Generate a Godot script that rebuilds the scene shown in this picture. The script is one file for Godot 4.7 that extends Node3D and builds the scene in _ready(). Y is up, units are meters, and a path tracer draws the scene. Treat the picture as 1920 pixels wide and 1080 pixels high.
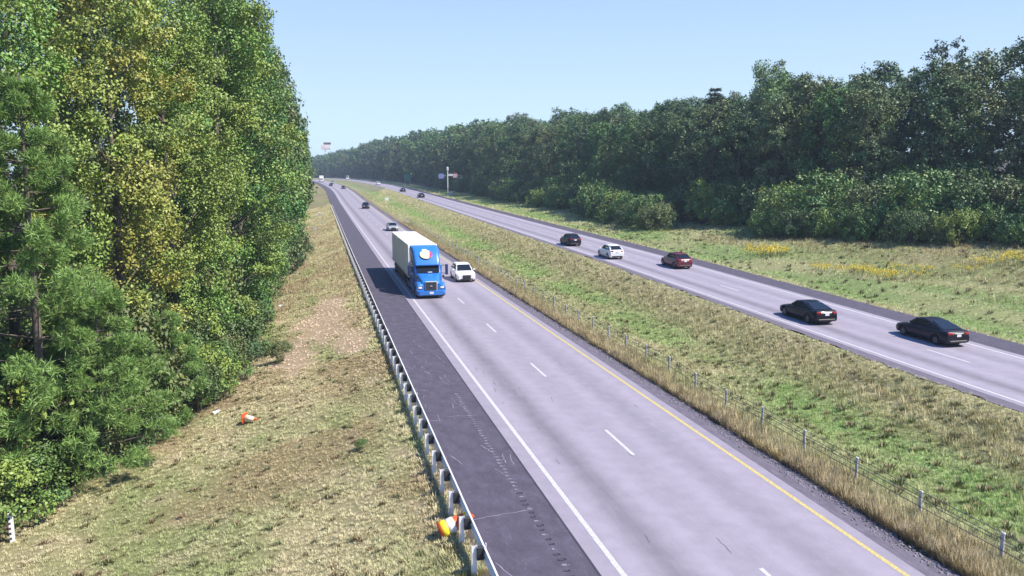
extends Node3D

# Road frame: u = metres across (0 under the camera), d = metres along the road; x = u - bend(d), z = -d.
const CAM_H := 10.6
const PROF_L := [[-400, 0.0], [100, 0.0], [174, 0.3], [266, 0.85], [360, 2.0], [440, 3.3], [480, 4.0], [560, 5.0], [690, 5.3], [820, 4.2], [1600, 0.0]]
const PROF_R := [[-400, 0.0], [0, 0.3], [37, 0.65], [81, 1.3], [174, 2.0], [276, 2.9], [470, 4.5], [560, 5.2], [690, 5.4], [820, 4.3], [1600, 0.0]]
const EDGE_L := [[-60, -16.0], [20, -15.0], [32, -11.8], [36, -10.1], [42, -7.2], [47, -5.2], [60, -4.6], [75, -4.7], [135, -5.4], [300, -6.0], [1600, -6.0]]
const EDGE_R := [[-60, 90.0], [40, 98.0], [60, 94.0], [75, 88.0], [88, 78.0], [98, 68.0], [112, 61.5], [130, 58.5], [170, 57.0], [222, 55.0], [330, 52.0], [1600, 50.0]]

var rng := RandomNumberGenerator.new()
var noise_a := FastNoiseLite.new()
var noise_b := FastNoiseLite.new()
var used_names := {}
var mats := {}

func _ready() -> void:
	rng.seed = 4711
	# ---------------------------------------------------------------- camera, sky, sun, exposure
	var cam := Camera3D.new()
	cam.name = "traffic_camera"
	cam.fov = 39.236
	cam.near = 0.2
	cam.far = 4000.0
	cam.position = Vector3(0, CAM_H, 0)
	cam.rotation = Vector3(deg_to_rad(-8.188), deg_to_rad(-13.484), 0)
	add_child(cam)
	cam.current = true
	var we := WorldEnvironment.new()
	we.name = "environment"
	var env := Environment.new()
	env.background_mode = Environment.BG_SKY
	var psm := ProceduralSkyMaterial.new()
	psm.sky_top_color = lin(0.045, 0.165, 0.5)
	psm.sky_horizon_color = lin(0.475, 0.615, 0.7)
	psm.sky_curve = 0.224
	psm.ground_bottom_color = lin(0.12, 0.12, 0.08)
	psm.ground_horizon_color = lin(0.25, 0.28, 0.28)
	psm.sun_angle_max = 4.0
	var sky := Sky.new()
	sky.sky_material = psm
	env.sky = sky
	env.tonemap_mode = Environment.TONE_MAPPER_LINEAR
	env.tonemap_exposure = 1.7
	env.sdfgi_enabled = true
	env.ssao_enabled = true
	env.ssil_enabled = true
	env.fog_enabled = true
	env.fog_density = 0.0003
	env.fog_light_color = lin(0.62, 0.74, 0.95)
	we.environment = env
	add_child(we)
	var sun := DirectionalLight3D.new()
	sun.name = "sun"
	sun.light_energy = 1.6
	sun.light_angular_distance = 0.5
	sun.light_color = Color(1.0, 0.97, 0.92)
	sun.shadow_enabled = true
	add_child(sun)
	sun.look_at_from_position(Vector3(2.85, 4.1, 1.6), Vector3.ZERO)

	noise_a.seed = 5
	noise_a.frequency = 0.07
	noise_a.fractal_octaves = 4
	noise_b.seed = 9
	noise_b.frequency = 0.45
	noise_b.fractal_octaves = 3
	make_materials()
	# ---------------------------------------------------------------- ground and roads
	build_ground()
	build_roads()
	# ---------------------------------------------------------------- woods
	build_woods()
	build_shrubs()
	build_grass()
	build_weeds()
	# ---------------------------------------------------------------- road furniture
	build_guardrail()
	build_cable_barrier()
	build_signs()
	# ---------------------------------------------------------------- vehicles
	build_vehicles()
	# ---------------------------------------------------------------- small things
	build_debris()

# ==================================================================== basic helpers
func lin(r: float, g: float, b: float) -> Color:
	return Color(r, g, b).linear_to_srgb()

func curve(t: Array, d: float) -> float:
	if d <= t[0][0]:
		return t[0][1]
	for i in range(1, t.size()):
		if d <= t[i][0]:
			var a: float = (d - t[i - 1][0]) / float(t[i][0] - t[i - 1][0])
			return lerpf(t[i - 1][1], t[i][1], a)
	return t[t.size() - 1][1]

func bend(d: float) -> float:
	if d < 340.0:
		return 0.0
	if d < 760.0:
		return 2.4e-4 * (d - 340.0) * (d - 340.0)
	return 42.3 + 0.2 * (d - 760.0)

func height(u: float, d: float) -> float:
	var pl := curve(PROF_L, d)
	var pr := curve(PROF_R, d)
	var bump := noise_a.get_noise_2d(u * 2.0, d * 2.0) * 0.22 + noise_b.get_noise_2d(u, d) * 0.05
	if u < 4.0:
		var t := 4.0 - u
		var drop := 0.22 * minf(t, 9.0) + 0.1 * clampf(t - 9.0, 0.0, 9.0)
		return pl - 0.03 - drop + bump * smoothstep(0.3, 3.0, t)
	if u <= 16.2:
		return pl - 0.03 if u < 4.35 or u > 16.15 else pl - 0.15
	if u < 28.6:
		var t2 := (u - 16.2) / 12.4
		return lerpf(pl, pr, t2) - 0.03 - 0.95 * pow(sin(PI * t2), 1.3) + bump * smoothstep(0.0, 0.2, t2) * smoothstep(1.0, 0.8, t2)
	if u <= 39.6:
		return pr - 0.03 if u < 28.65 or u > 39.55 else pr - 0.15
	var t3 := u - 39.6
	return pr - 0.03 + 0.035 * t3 + 0.07 * clampf(u - 52.0, 0.0, 40.0) + bump * smoothstep(0.0, 3.0, t3) - 0.25 * exp(-pow((t3 - 3.0) / 2.0, 2.0))

func at(u: float, d: float, lift := 0.0) -> Vector3:
	return Vector3(u - bend(d), height(u, d) + lift, -d)

func road_at(u: float, d: float, lift := 0.0) -> Vector3:
	return Vector3(u - bend(d), curve(PROF_L if u < 22.0 else PROF_R, d) + lift, -d)

func numbered(called: String) -> String:
	if not used_names.has(called):
		used_names[called] = 0
		return called
	used_names[called] += 1
	return "%s_%03d" % [called, used_names[called]]

func tag(o: Node, label: String, category: String, group := "") -> void:
	o.set_meta("label", label)
	o.set_meta("category", category)
	if group != "":
		o.set_meta("group", group)

func thing(called: String, label: String, category: String, pos: Vector3, turn := 0.0, group := "") -> Node3D:
	var o := Node3D.new()
	o.name = numbered(called)
	o.position = pos
	o.rotation.y = turn
	tag(o, label, category, group)
	add_child(o)
	return o

func part(called: String, mesh: Mesh, m: Material, parent: Node) -> MeshInstance3D:
	var o := MeshInstance3D.new()
	o.name = called
	o.mesh = mesh
	if m:
		o.material_override = m
	parent.add_child(o, true)
	return o

func setting(called: String, mesh: Mesh, m: Material, kind := "structure") -> MeshInstance3D:
	var o := MeshInstance3D.new()
	o.name = numbered(called)
	o.mesh = mesh
	o.material_override = m
	o.set_meta("kind", kind)
	add_child(o)
	return o

func mat(called: String, c: Color, rough := 0.8, metal := 0.0) -> StandardMaterial3D:
	if mats.has(called):
		return mats[called]
	var m := StandardMaterial3D.new()
	m.resource_name = called
	m.albedo_color = c
	m.roughness = rough
	m.metallic = metal
	mats[called] = m
	return m

func paint(called: String, c: Color) -> StandardMaterial3D:
	var m := mat(called, c, 0.35)
	m.clearcoat_enabled = true
	m.clearcoat = 0.45
	m.clearcoat_roughness = 0.06
	return m

# ---- mesh builder on SurfaceTool; every face is turned outwards from the given centre
func begin() -> SurfaceTool:
	var s := SurfaceTool.new()
	s.begin(Mesh.PRIMITIVE_TRIANGLES)
	return s

func done(s: SurfaceTool) -> ArrayMesh:
	s.generate_normals()
	return s.commit()

func tri(s: SurfaceTool, a: Vector3, b: Vector3, c: Vector3, from: Vector3, group := 0xFFFFFFFF) -> void:
	var n := (a - c).cross(a - b)
	if n.length_squared() < 1e-14:
		return
	s.set_smooth_group(group)
	if n.dot((a + b + c) / 3.0 - from) < 0.0:
		s.add_vertex(a); s.add_vertex(c); s.add_vertex(b)
	else:
		s.add_vertex(a); s.add_vertex(b); s.add_vertex(c)

func quad(s: SurfaceTool, a: Vector3, b: Vector3, c: Vector3, d: Vector3, from: Vector3, group := 0xFFFFFFFF) -> void:
	tri(s, a, b, c, from, group)
	tri(s, a, c, d, from, group)

func box(s: SurfaceTool, c: Vector3, size: Vector3, bev := 0.0, bas := Basis.IDENTITY) -> void:
	var h := size / 2.0
	bev = minf(bev, minf(h.x, minf(h.y, h.z)) * 0.6)
	var p := func(sx: float, sy: float, sz: float, k: int) -> Vector3:
		var v := Vector3(sx * (h.x - (0.0 if k == 0 else bev)), sy * (h.y - (0.0 if k == 1 else bev)), sz * (h.z - (0.0 if k == 2 else bev)))
		return c + bas * v
	for sg in [-1.0, 1.0]:
		quad(s, p.call(sg, -1, -1, 0), p.call(sg, 1, -1, 0), p.call(sg, 1, 1, 0), p.call(sg, -1, 1, 0), c)
		quad(s, p.call(-1, sg, -1, 1), p.call(1, sg, -1, 1), p.call(1, sg, 1, 1), p.call(-1, sg, 1, 1), c)
		quad(s, p.call(-1, -1, sg, 2), p.call(1, -1, sg, 2), p.call(1, 1, sg, 2), p.call(-1, 1, sg, 2), c)
	if bev <= 0.0:
		return
	for a in [-1.0, 1.0]:
		for b in [-1.0, 1.0]:
			quad(s, p.call(a, b, -1, 0), p.call(a, b, 1, 0), p.call(a, b, 1, 1), p.call(a, b, -1, 1), c)
			quad(s, p.call(a, -1, b, 0), p.call(a, 1, b, 0), p.call(a, 1, b, 2), p.call(a, -1, b, 2), c)
			quad(s, p.call(-1, a, b, 1), p.call(1, a, b, 1), p.call(1, a, b, 2), p.call(-1, a, b, 2), c)
			for e in [-1.0, 1.0]:
				tri(s, p.call(a, b, e, 0), p.call(a, b, e, 1), p.call(a, b, e, 2), c)

func box_mesh(c: Vector3, size: Vector3, bev := 0.0) -> ArrayMesh:
	var s := begin()
	box(s, c, size, bev)
	return done(s)

func centre_of(r: PackedVector3Array) -> Vector3:
	var c := Vector3.ZERO
	for v in r:
		c += v
	return c / r.size()

func loft(s: SurfaceTool, rings: Array, closed := true, caps := true, group := 1) -> void:
	var n: int = rings[0].size()
	for i in rings.size() - 1:
		var a: PackedVector3Array = rings[i]
		var b: PackedVector3Array = rings[i + 1]
		var c := (centre_of(a) + centre_of(b)) / 2.0
		for j in (n if closed else n - 1):
			var k := (j + 1) % n
			quad(s, a[j], a[k], b[k], b[j], c, group)
	if caps:
		var whole := (centre_of(rings[0]) + centre_of(rings[rings.size() - 1])) / 2.0
		for r in [rings[0], rings[rings.size() - 1]]:
			var rc := centre_of(r)
			for j in n:
				tri(s, r[j], r[(j + 1) % n], rc, whole, group + 1)

func tube(s: SurfaceTool, pts: Array, radii: Array, n := 6, caps := true) -> void:
	var rings := []
	for i in pts.size():
		var dir: Vector3 = (pts[mini(i + 1, pts.size() - 1)] - pts[maxi(i - 1, 0)]).normalized()
		var side := dir.cross(Vector3.UP if absf(dir.y) < 0.9 else Vector3.RIGHT).normalized()
		var up := side.cross(dir)
		var r := PackedVector3Array()
		for k in n:
			var a := TAU * k / n
			r.append(pts[i] + (side * cos(a) + up * sin(a)) * radii[i])
		rings.append(r)
	loft(s, rings, true, caps)

func tube_mesh(pts: Array, radii: Array, n := 6) -> ArrayMesh:
	var s := begin()
	tube(s, pts, radii, n)
	return done(s)

# a disc-like lathe about the x axis: profile of [x, radius]
func lathe_x(s: SurfaceTool, c: Vector3, prof: Array, n := 20) -> void:
	var rings := []
	for q in prof:
		var r := PackedVector3Array()
		for k in n:
			var a := TAU * k / n
			r.append(c + Vector3(q[0], cos(a) * q[1], sin(a) * q[1]))
		rings.append(r)
	loft(s, rings, true, true)

func lathe_y(s: SurfaceTool, c: Vector3, prof: Array, n := 20) -> void:
	var rings := []
	for q in prof:
		var r := PackedVector3Array()
		for k in n:
			var a := TAU * k / n
			r.append(c + Vector3(cos(a) * q[1], q[0], sin(a) * q[1]))
		rings.append(r)
	loft(s, rings, true, true)

# ==================================================================== materials
func noise_tex(freq: float, lo: Color, hi: Color, sd: int, octaves := 4, size := 512) -> NoiseTexture2D:
	var n := FastNoiseLite.new()
	n.seed = sd
	n.frequency = freq
	n.fractal_octaves = octaves
	var g := Gradient.new()
	g.set_color(0, lo)
	g.set_color(1, hi)
	var t := NoiseTexture2D.new()
	t.width = size
	t.height = size
	t.seamless = true
	t.noise = n
	t.color_ramp = g
	return t

func make_materials() -> void:
	var m := mat("ground", Color.WHITE, 0.95)
	m.vertex_color_use_as_albedo = true
	m.albedo_texture = noise_tex(0.03, Color(0.74, 0.72, 0.66), Color(1, 1, 1), 3, 5, 1024)
	m.uv1_triplanar = true
	m.uv1_world_triplanar = true
	m.uv1_scale = Vector3(0.21, 0.21, 0.21)
	m.detail_enabled = true
	m.detail_blend_mode = BaseMaterial3D.BLEND_MODE_MUL
	m.detail_albedo = noise_tex(0.12, Color(0.72, 0.72, 0.66), Color(1, 1, 1), 8, 3, 1024)
	m.detail_uv_layer = BaseMaterial3D.DETAIL_UV_1
	m = mat("leaf", Color.WHITE, 0.5)
	for k in [["leaf_yellow", 0.33, 0.345, 0.085], ["leaf_lime", 0.225, 0.31, 0.075], ["leaf_green", 0.125, 0.22, 0.065], ["leaf_dark", 0.1, 0.16, 0.062], ["leaf_olive", 0.155, 0.195, 0.08], ["leaf_russet", 0.125, 0.1, 0.055], ["leaf_pale", 0.2, 0.29, 0.11], ["needle", 0.2, 0.32, 0.09], ["needle_dark", 0.045, 0.075, 0.04]]:
		var l := mat(k[0], lin(k[1], k[2], k[3]), 0.5)
		l.vertex_color_use_as_albedo = true
		l.backlight_enabled = true
		l.backlight = Color(0.26, 0.3, 0.16)
		l.metallic_specular = 0.4
	m = mat("grass_blade", Color.WHITE, 0.75)
	m.vertex_color_use_as_albedo = true
	m.backlight_enabled = true
	m.backlight = Color(0.3, 0.3, 0.2)
	var bark := mat("bark", lin(0.27, 0.23, 0.2), 0.95)
	bark.albedo_texture = noise_tex(0.05, Color(0.45, 0.42, 0.4), Color(1, 1, 1), 21, 4, 256)
	bark.uv1_triplanar = true
	bark.uv1_scale = Vector3(1.5, 0.4, 1.5)
	mat("galvanised", lin(0.66, 0.65, 0.68), 0.5, 0.15)
	mat("galvanised_dull", lin(0.4, 0.39, 0.42), 0.6, 0.1)
	mat("zinc_post", lin(0.72, 0.71, 0.73), 0.6)
	mat("blockout", lin(0.03, 0.03, 0.035), 0.8)
	mat("cable", lin(0.12, 0.12, 0.12), 0.5, 0.6)
	mat("tyre", lin(0.014, 0.014, 0.016), 0.85)
	mat("rim", lin(0.4, 0.4, 0.42), 0.35, 0.8)
	mat("rim_dark", lin(0.07, 0.07, 0.08), 0.4, 0.6)
	mat("dark_trim", lin(0.018, 0.018, 0.02), 0.55)
	mat("glass_dark", lin(0.012, 0.014, 0.018), 0.06)
	mat("chrome", lin(0.6, 0.6, 0.62), 0.15, 1.0)
	mat("lamp_clear", lin(0.75, 0.77, 0.8), 0.1)
	mat("lamp_red", lin(0.35, 0.012, 0.012), 0.15)
	mat("plate", lin(0.7, 0.7, 0.7), 0.5)
	mat("white_plain", lin(0.72, 0.72, 0.72), 0.6)
	var wm := mat("marking_white", lin(0.62, 0.6, 0.62), 0.8)
	wm.albedo_texture = noise_tex(0.06, Color(0.72, 0.72, 0.72), Color(1, 1, 1), 31, 4, 256)
	wm.uv1_triplanar = true
	wm.uv1_world_triplanar = true
	wm.uv1_scale = Vector3(0.7, 0.7, 0.7)
	var ym := mat("marking_yellow", lin(0.62, 0.5, 0.2), 0.8)
	ym.albedo_texture = wm.albedo_texture
	ym.uv1_triplanar = true
	ym.uv1_world_triplanar = true
	ym.uv1_scale = Vector3(0.7, 0.7, 0.7)

# concrete slab texture: u across two lanes (0..1), v along 48 m
func slab_image() -> ImageTexture:
	var w := 256
	var h := 1024
	var im := Image.create(w, h, false, Image.FORMAT_RGB8)
	var n1 := FastNoiseLite.new()
	n1.seed = 77
	n1.frequency = 1.0
	var n2 := FastNoiseLite.new()
	n2.seed = 78
	n2.frequency = 1.0
	n2.fractal_octaves = 4
	for y in h:
		var ang := TAU * y / h
		var cy := cos(ang)
		var sy := sin(ang)
		for x in w:
			var f := float(x) / w
			var lane := fmod(f * 2.0, 1.0)
			var oil := exp(-pow((lane - 0.47) / 0.11, 2.0)) * (0.17 if f < 0.5 else 0.06)
			var wheel := exp(-pow((lane - 0.23) / 0.09, 2.0)) + exp(-pow((lane - 0.74) / 0.09, 2.0))
			var v := 0.93 + 0.045 * wheel - oil * (0.85 + 0.3 * n1.get_noise_3d(cy * 2.0, sy * 2.0, f * 30.0))
			v += 0.018 * n1.get_noise_3d(cy * 1.2, sy * 1.2, f * 60.0)
			v += 0.05 * n2.get_noise_3d(cy * 9.0, sy * 9.0, f * 10.0)
			v += 0.045 * n1.get_noise_3d(cy * 120.0, sy * 120.0, f * 200.0)
			v = clampf(v, 0.0, 1.0)
			im.set_pixel(x, y, Color(v, v * 0.995, v))
	return ImageTexture.create_from_image(im)

func asphalt_image(sd: int, streaks: float) -> ImageTexture:
	var w := 128
	var h := 1024
	var im := Image.create(w, h, false, Image.FORMAT_RGB8)
	var n1 := FastNoiseLite.new()
	n1.seed = sd
	n1.frequency = 1.0
	n1.fractal_octaves = 3
	for y in h:
		var ang := TAU * y / h
		for x in w:
			var f := float(x) / w
			var v := 0.8 + 0.12 * n1.get_noise_3d(cos(ang) * 6.0, sin(ang) * 6.0, f * 5.0)
			v += 0.12 * n1.get_noise_3d(cos(ang) * 140.0, sin(ang) * 140.0, f * 90.0)
			var k := n1.get_noise_3d(cos(ang) * 14.0 + 9.0, sin(ang) * 14.0, f * 60.0)
			v += streaks * smoothstep(0.25, 0.6, k)
			v = clampf(v, 0.0, 1.0)
			im.set_pixel(x, y, Color(v, v, v))
	return ImageTexture.create_from_image(im)

# ==================================================================== ground
func rows() -> PackedFloat32Array:
	var r := PackedFloat32Array()
	for d in [-400.0, -150.0, -60.0, -20.0, 0.0, 8.0]:
		r.append(d)
	var d2 := 12.0
	while d2 < 1600.0:
		r.append(d2)
		d2 += 0.7 if d2 < 70.0 else (1.6 if d2 < 140.0 else (5.0 if d2 < 360.0 else (10.0 if d2 < 820.0 else 80.0)))
	for k in PROF_L + PROF_R:
		if k[0] > 12 and k[0] < 1600 and not r.has(float(k[0])):
			r.append(float(k[0]))
	r.append(1600.0)
	r.sort()
	return r

func soil_share(u: float, d: float) -> float:
	var s := 0.0
	for e in [[0.0, 62.0, 2.3, 7.5], [1.9, 54.0, 1.4, 5.0], [-1.8, 54.0, 1.4, 6.0], [0.8, 70.0, 1.5, 6.0]]:
		s = maxf(s, 1.25 - sqrt(pow((u - e[0]) / e[2], 2.0) + pow((d - e[1]) / e[3], 2.0)))
	return clampf(smoothstep(0.0, 0.7, s + 0.55 * noise_b.get_noise_2d(u * 1.3, d * 0.8)), 0.0, 1.0)

func ground_colour(u: float, d: float) -> Color:
	var n := noise_a.get_noise_2d(u * 1.6 + 50.0, d * 0.8)
	var n2 := noise_b.get_noise_2d(u * 0.9 + 7.0, d * 0.6)
	var straw := Color(0.46, 0.415, 0.245)
	var green := Color(0.29, 0.32, 0.135)
	var lush := Color(0.22, 0.36, 0.1)
	var rust := Color(0.35, 0.27, 0.155)
	var g := 0.55 + 0.9 * n + 0.35 * n2
	var c := straw.lerp(green, clampf(g, 0.0, 1.0))
	if u < 4.0:
		c = straw.lerp(green, clampf(0.34 + 1.5 * n + 0.5 * n2 + 0.15 * (1.0 - smoothstep(20.0, 40.0, d)), 0.0, 1.0))
		c = c.lerp(rust, 0.75 * smoothstep(0.05, 0.4, noise_a.get_noise_2d(u * 1.1 + 300.0, d * 0.9) + 0.12 * n2 + 0.1 * smoothstep(30.0, 55.0, d)))
		c = c.lerp(Color(0.56, 0.435, 0.325), soil_share(u, d))
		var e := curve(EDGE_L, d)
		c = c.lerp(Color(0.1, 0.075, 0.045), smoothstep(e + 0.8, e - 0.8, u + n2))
	elif u < 29.0:
		var mid := exp(-pow((u - 23.0 + 1.5 * n) / 1.7, 2.0))
		c = c.lerp(lush, 0.75 * mid * smoothstep(-0.35, 0.25, n + 0.2))
		c = c.lerp(Color(0.48, 0.4, 0.28), 0.6 * smoothstep(23.0, 27.0, u) * smoothstep(-0.25, 0.3, n2 + 0.2))
		c = c.lerp(green, 0.5 * smoothstep(0.0, 0.4, n2 - n) * smoothstep(18.5, 20.0, u))
		c = c.lerp(rust, 0.75 * smoothstep(18.4, 16.9, u + n2))
		c = c.lerp(Color(0.13, 0.11, 0.1), smoothstep(16.65, 16.25, u + 0.25 * n2))
	else:
		c = c.lerp(lush, 0.2 + 0.4 * smoothstep(-0.3, 0.3, n))
		c = c.lerp(straw, 0.7 * smoothstep(41.0, 39.8, u))
		c = c.lerp(rust, 0.4 * smoothstep(51.0, 57.0, u + 4.0 * n) * smoothstep(100.0, 85.0, d))
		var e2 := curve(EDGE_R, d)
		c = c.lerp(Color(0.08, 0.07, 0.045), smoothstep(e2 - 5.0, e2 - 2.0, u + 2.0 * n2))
	return c

func build_ground() -> void:
	var us := PackedFloat32Array([-700.0, -250.0, -100.0, -50.0, -30.0, -22.0])
	var u := -18.0
	while u < 4.0:
		us.append(u)
		u += 0.6
	for v in [3.7, 4.0, 4.3, 4.45, 8.0, 12.0, 16.1, 16.2]:
		us.append(v)
	u = 16.45
	while u < 28.5:
		us.append(u)
		u += 0.5
	for v in [28.6, 28.7, 34.0, 39.5, 39.6]:
		us.append(v)
	u = 40.2
	while u < 80.0:
		us.append(u)
		u += 0.9
	for v in [84.0, 92.0, 110.0, 150.0, 300.0, 800.0]:
		us.append(v)
	us.sort()
	var ds := rows()
	var vs := PackedVector3Array()
	var cs := PackedColorArray()
	var uv := PackedVector2Array()
	for d in ds:
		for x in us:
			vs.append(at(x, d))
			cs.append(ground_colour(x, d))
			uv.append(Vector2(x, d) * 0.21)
	var idx := PackedInt32Array()
	var w := us.size()
	for i in ds.size() - 1:
		for j in w - 1:
			var a := i * w + j
			idx.append_array([a, a + w, a + 1, a + 1, a + w, a + w + 1])
	var ar := []
	ar.resize(Mesh.ARRAY_MAX)
	ar[Mesh.ARRAY_VERTEX] = vs
	ar[Mesh.ARRAY_COLOR] = cs
	ar[Mesh.ARRAY_TEX_UV] = uv
	ar[Mesh.ARRAY_INDEX] = idx
	var am := ArrayMesh.new()
	am.add_surface_from_arrays(Mesh.PRIMITIVE_TRIANGLES, ar)
	var s := SurfaceTool.new()
	s.create_from(am, 0)
	s.generate_normals()
	setting("ground", s.commit(), mats["ground"])

# ==================================================================== roads
# a sheet between two lateral lines that follows the road's height; ragged moves its outer line in and out
func strip(u0: float, u1: float, d0: float, d1: float, lift: float, vlen: float, ragged := 0.0, rag_side := 0) -> ArrayMesh:
	var s := begin()
	var ds := PackedFloat32Array()
	ds.append(d0)
	for d in rows():
		if d > d0 + 0.01 and d < d1 - 0.01:
			ds.append(d)
	ds.append(d1)
	var pa: Vector3
	var pb: Vector3
	for i in ds.size():
		var d := ds[i]
		var r := ragged * noise_b.get_noise_2d(d * 2.3, u0 * 10.0) if ragged > 0.0 else 0.0
		var ua := u0 + (r if rag_side < 0 else 0.0)
		var ub := u1 + (r if rag_side > 0 else 0.0)
		var a := road_at(ua, d, lift)
		var b := road_at(ub, d, lift)
		if i > 0:
			var v0 := ds[i - 1] / vlen
			var v1 := d / vlen
			for q in [[pa, 0.0, v0], [a, 0.0, v1], [b, 1.0, v1], [pa, 0.0, v0], [b, 1.0, v1], [pb, 1.0, v0]]:
				s.set_uv(Vector2(q[1], q[2]))
				s.set_normal(Vector3.UP)
				s.add_vertex(q[0])
		pa = a
		pb = b
	return s.commit()

func build_roads() -> void:
	var slab := mat("concrete_slab", lin(0.282, 0.255, 0.305), 0.85)
	slab.albedo_texture = slab_image()
	var dark := mat("asphalt_shoulder", lin(0.105, 0.09, 0.132), 0.9)
	dark.albedo_texture = asphalt_image(61, 0.16)
	var old := mat("asphalt_aged", lin(0.18, 0.155, 0.2), 0.92)
	old.albedo_texture = asphalt_image(62, 0.3)
	var a0 := -150.0
	var a1 := 1000.0
	# near carriageway, towards the camera
	var r1 := setting("road", strip(6.97, 15.35, a0, a1, 0.0, 48.0), slab)
	var sh := setting("road_shoulder", strip(4.2, 6.97, a0, a1, -0.004, 36.0, 0.12, -1), dark)
	setting("road_shoulder", strip(15.35, 16.25, a0, a1, -0.004, 30.0, 0.5, 1), old)
	var r2 := setting("road", strip(29.35, 37.3, a0, a1, 0.0, 48.0), slab)
	setting("road_shoulder", strip(28.62, 29.35, a0, a1, -0.004, 30.0, 0.4, -1), old)
	setting("road_shoulder", strip(37.3, 39.6, a0, a1, -0.004, 36.0, 0.25, 1), dark)
	# painted lines lie 4 mm above the slab
	part("edge_line", strip(7.50, 7.66, a0, a1, 0.004, 20.0), mats["marking_white"], r1)
	part("edge_line", strip(14.8, 14.95, a0, a1, 0.004, 20.0), mats["marking_yellow"], r1)
	part("edge_line", strip(29.72, 29.87, a0, a1, 0.004, 20.0), mats["marking_white"], r2)
	part("edge_line", strip(36.6, 36.76, a0, a1, 0.004, 20.0), mats["marking_white"], r2)
	part("joint_seal", strip(6.94, 7.0, 12.0, 420.0, 0.003, 20.0), mat("joint_dark", lin(0.04, 0.035, 0.05), 0.9), r1)
	var d := 15.3
	while d < 480.0:
		part("lane_dash", strip(11.25, 11.38, d, d + 3.1, 0.004, 20.0), mats["marking_white"], r1)
		part("lane_dash", strip(33.15, 33.28, d + 7.4, d + 10.5, 0.004, 20.0), mats["marking_white"], r2)
		d += 12.15
	# rumble strip: shallow milled dishes with dusty rims
	var dust := mat("rumble_dust", lin(0.19, 0.17, 0.215), 0.95)
	var rim := mat("rumble_wear", lin(0.05, 0.045, 0.065), 0.95)
	var groove := groove_mesh()
	d = 15.0
	var k := 0
	while d < 37.5:
		var g := part("rumble_groove", groove, dust if (k * 7) % 3 == 0 or d > 25.0 else rim, sh)
		g.position = road_at(6.22 + 0.03 * sin(k * 1.7), d, 0.001)
		g.scale = Vector3(0.45 + 0.35 * rng.randf(), 1.0, 0.45 + 0.4 * rng.randf())
		d += 0.32
		k += 1
	# sealed cracks, scrapes and joints
	var seal := mat("crack_dust", lin(0.24, 0.21, 0.27), 0.95)
	for c in [[4.2, 6.3, 23.2, 0.35], [4.2, 5.0, 33.4, 0.05], [5.2, 6.5, 33.9, -0.1]]:
		part("crack", crack_mesh(Vector2(c[0], c[2]), Vector2(c[1], c[2] + c[3]), 0.045), seal, sh)
	for i in 46:
		var uu := rng.randf_range(4.3, 6.8)
		var dd := rng.randf_range(18.0, 62.0) if i % 3 else rng.randf_range(35.0, 46.0)
		var ln := rng.randf_range(0.3, 1.2)
		part("scrape", crack_mesh(Vector2(uu, dd), Vector2(uu + rng.randf_range(-0.35, 0.15), dd + ln), rng.randf_range(0.02, 0.045)), seal, sh)
	var crackm := mat("crack_dark", lin(0.1, 0.09, 0.11), 0.95)
	for i in 26:
		var du := rng.randf_range(18.0, 60.0)
		var ua := rng.randf_range(7.9, 9.4) if i % 2 else rng.randf_range(7.8, 14.4)
		part("crack", crack_mesh(Vector2(ua, du), Vector2(ua + rng.randf_range(-0.12, 0.12), du + rng.randf_range(0.2, 1.0)), 0.03), crackm, r1)

func groove_mesh() -> ArrayMesh:
	var s := begin()
	var rings := []
	for q in [[0.5, 0.0], [0.42, 0.006], [0.2, 0.003], [0.02, 0.002]]:
		var r := PackedVector3Array()
		for j in 14:
			var a := TAU * j / 14.0
			r.append(Vector3(cos(a) * 0.36 * q[0], q[1], sin(a) * 0.2 * q[0]))
		rings.append(r)
	loft(s, rings, true, false)
	return done(s)

func crack_mesh(a: Vector2, b: Vector2, w: float) -> ArrayMesh:
	var s := begin()
	var n := 7
	var pl := Vector3.ZERO
	var pr := Vector3.ZERO
	var side := (b - a).normalized().orthogonal()
	for i in n + 1:
		var t := float(i) / n
		var c := a.lerp(b, t) + side * rng.randf_range(-1, 1) * w * 0.8
		var hw := w * 0.5 * rng.randf_range(0.4, 1.0)
		var l := road_at(c.x + side.x * hw, c.y + side.y * hw, 0.004)
		var r := road_at(c.x - side.x * hw, c.y - side.y * hw, 0.004)
		if i > 0:
			quad(s, pl, l, r, pr, l - Vector3(0, 5, 0))
		pl = l
		pr = r
	return done(s)

# ==================================================================== plants
func leaf_arrays() -> Array:
	return [PackedVector3Array(), PackedVector3Array(), PackedColorArray(), PackedInt32Array()]

# one folded leaf: four corners, two triangles
func add_leaf(A: Array, p: Vector3, n: Vector3, dir: Vector3, length: float, width: float, c: Color) -> void:
	var side := n.cross(dir).normalized() * width * 0.5
	var along := dir * length
	var i: int = A[0].size()
	A[0].append(p)
	A[0].append(p + along * 0.45 + side + n * width * 0.12)
	A[0].append(p + along)
	A[0].append(p + along * 0.45 - side + n * width * 0.12)
	for k in 4:
		A[1].append(n)
		A[2].append(c)
	A[3].append(i)
	A[3].append(i + 1)
	A[3].append(i + 2)
	A[3].append(i)
	A[3].append(i + 2)
	A[3].append(i + 3)

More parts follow.
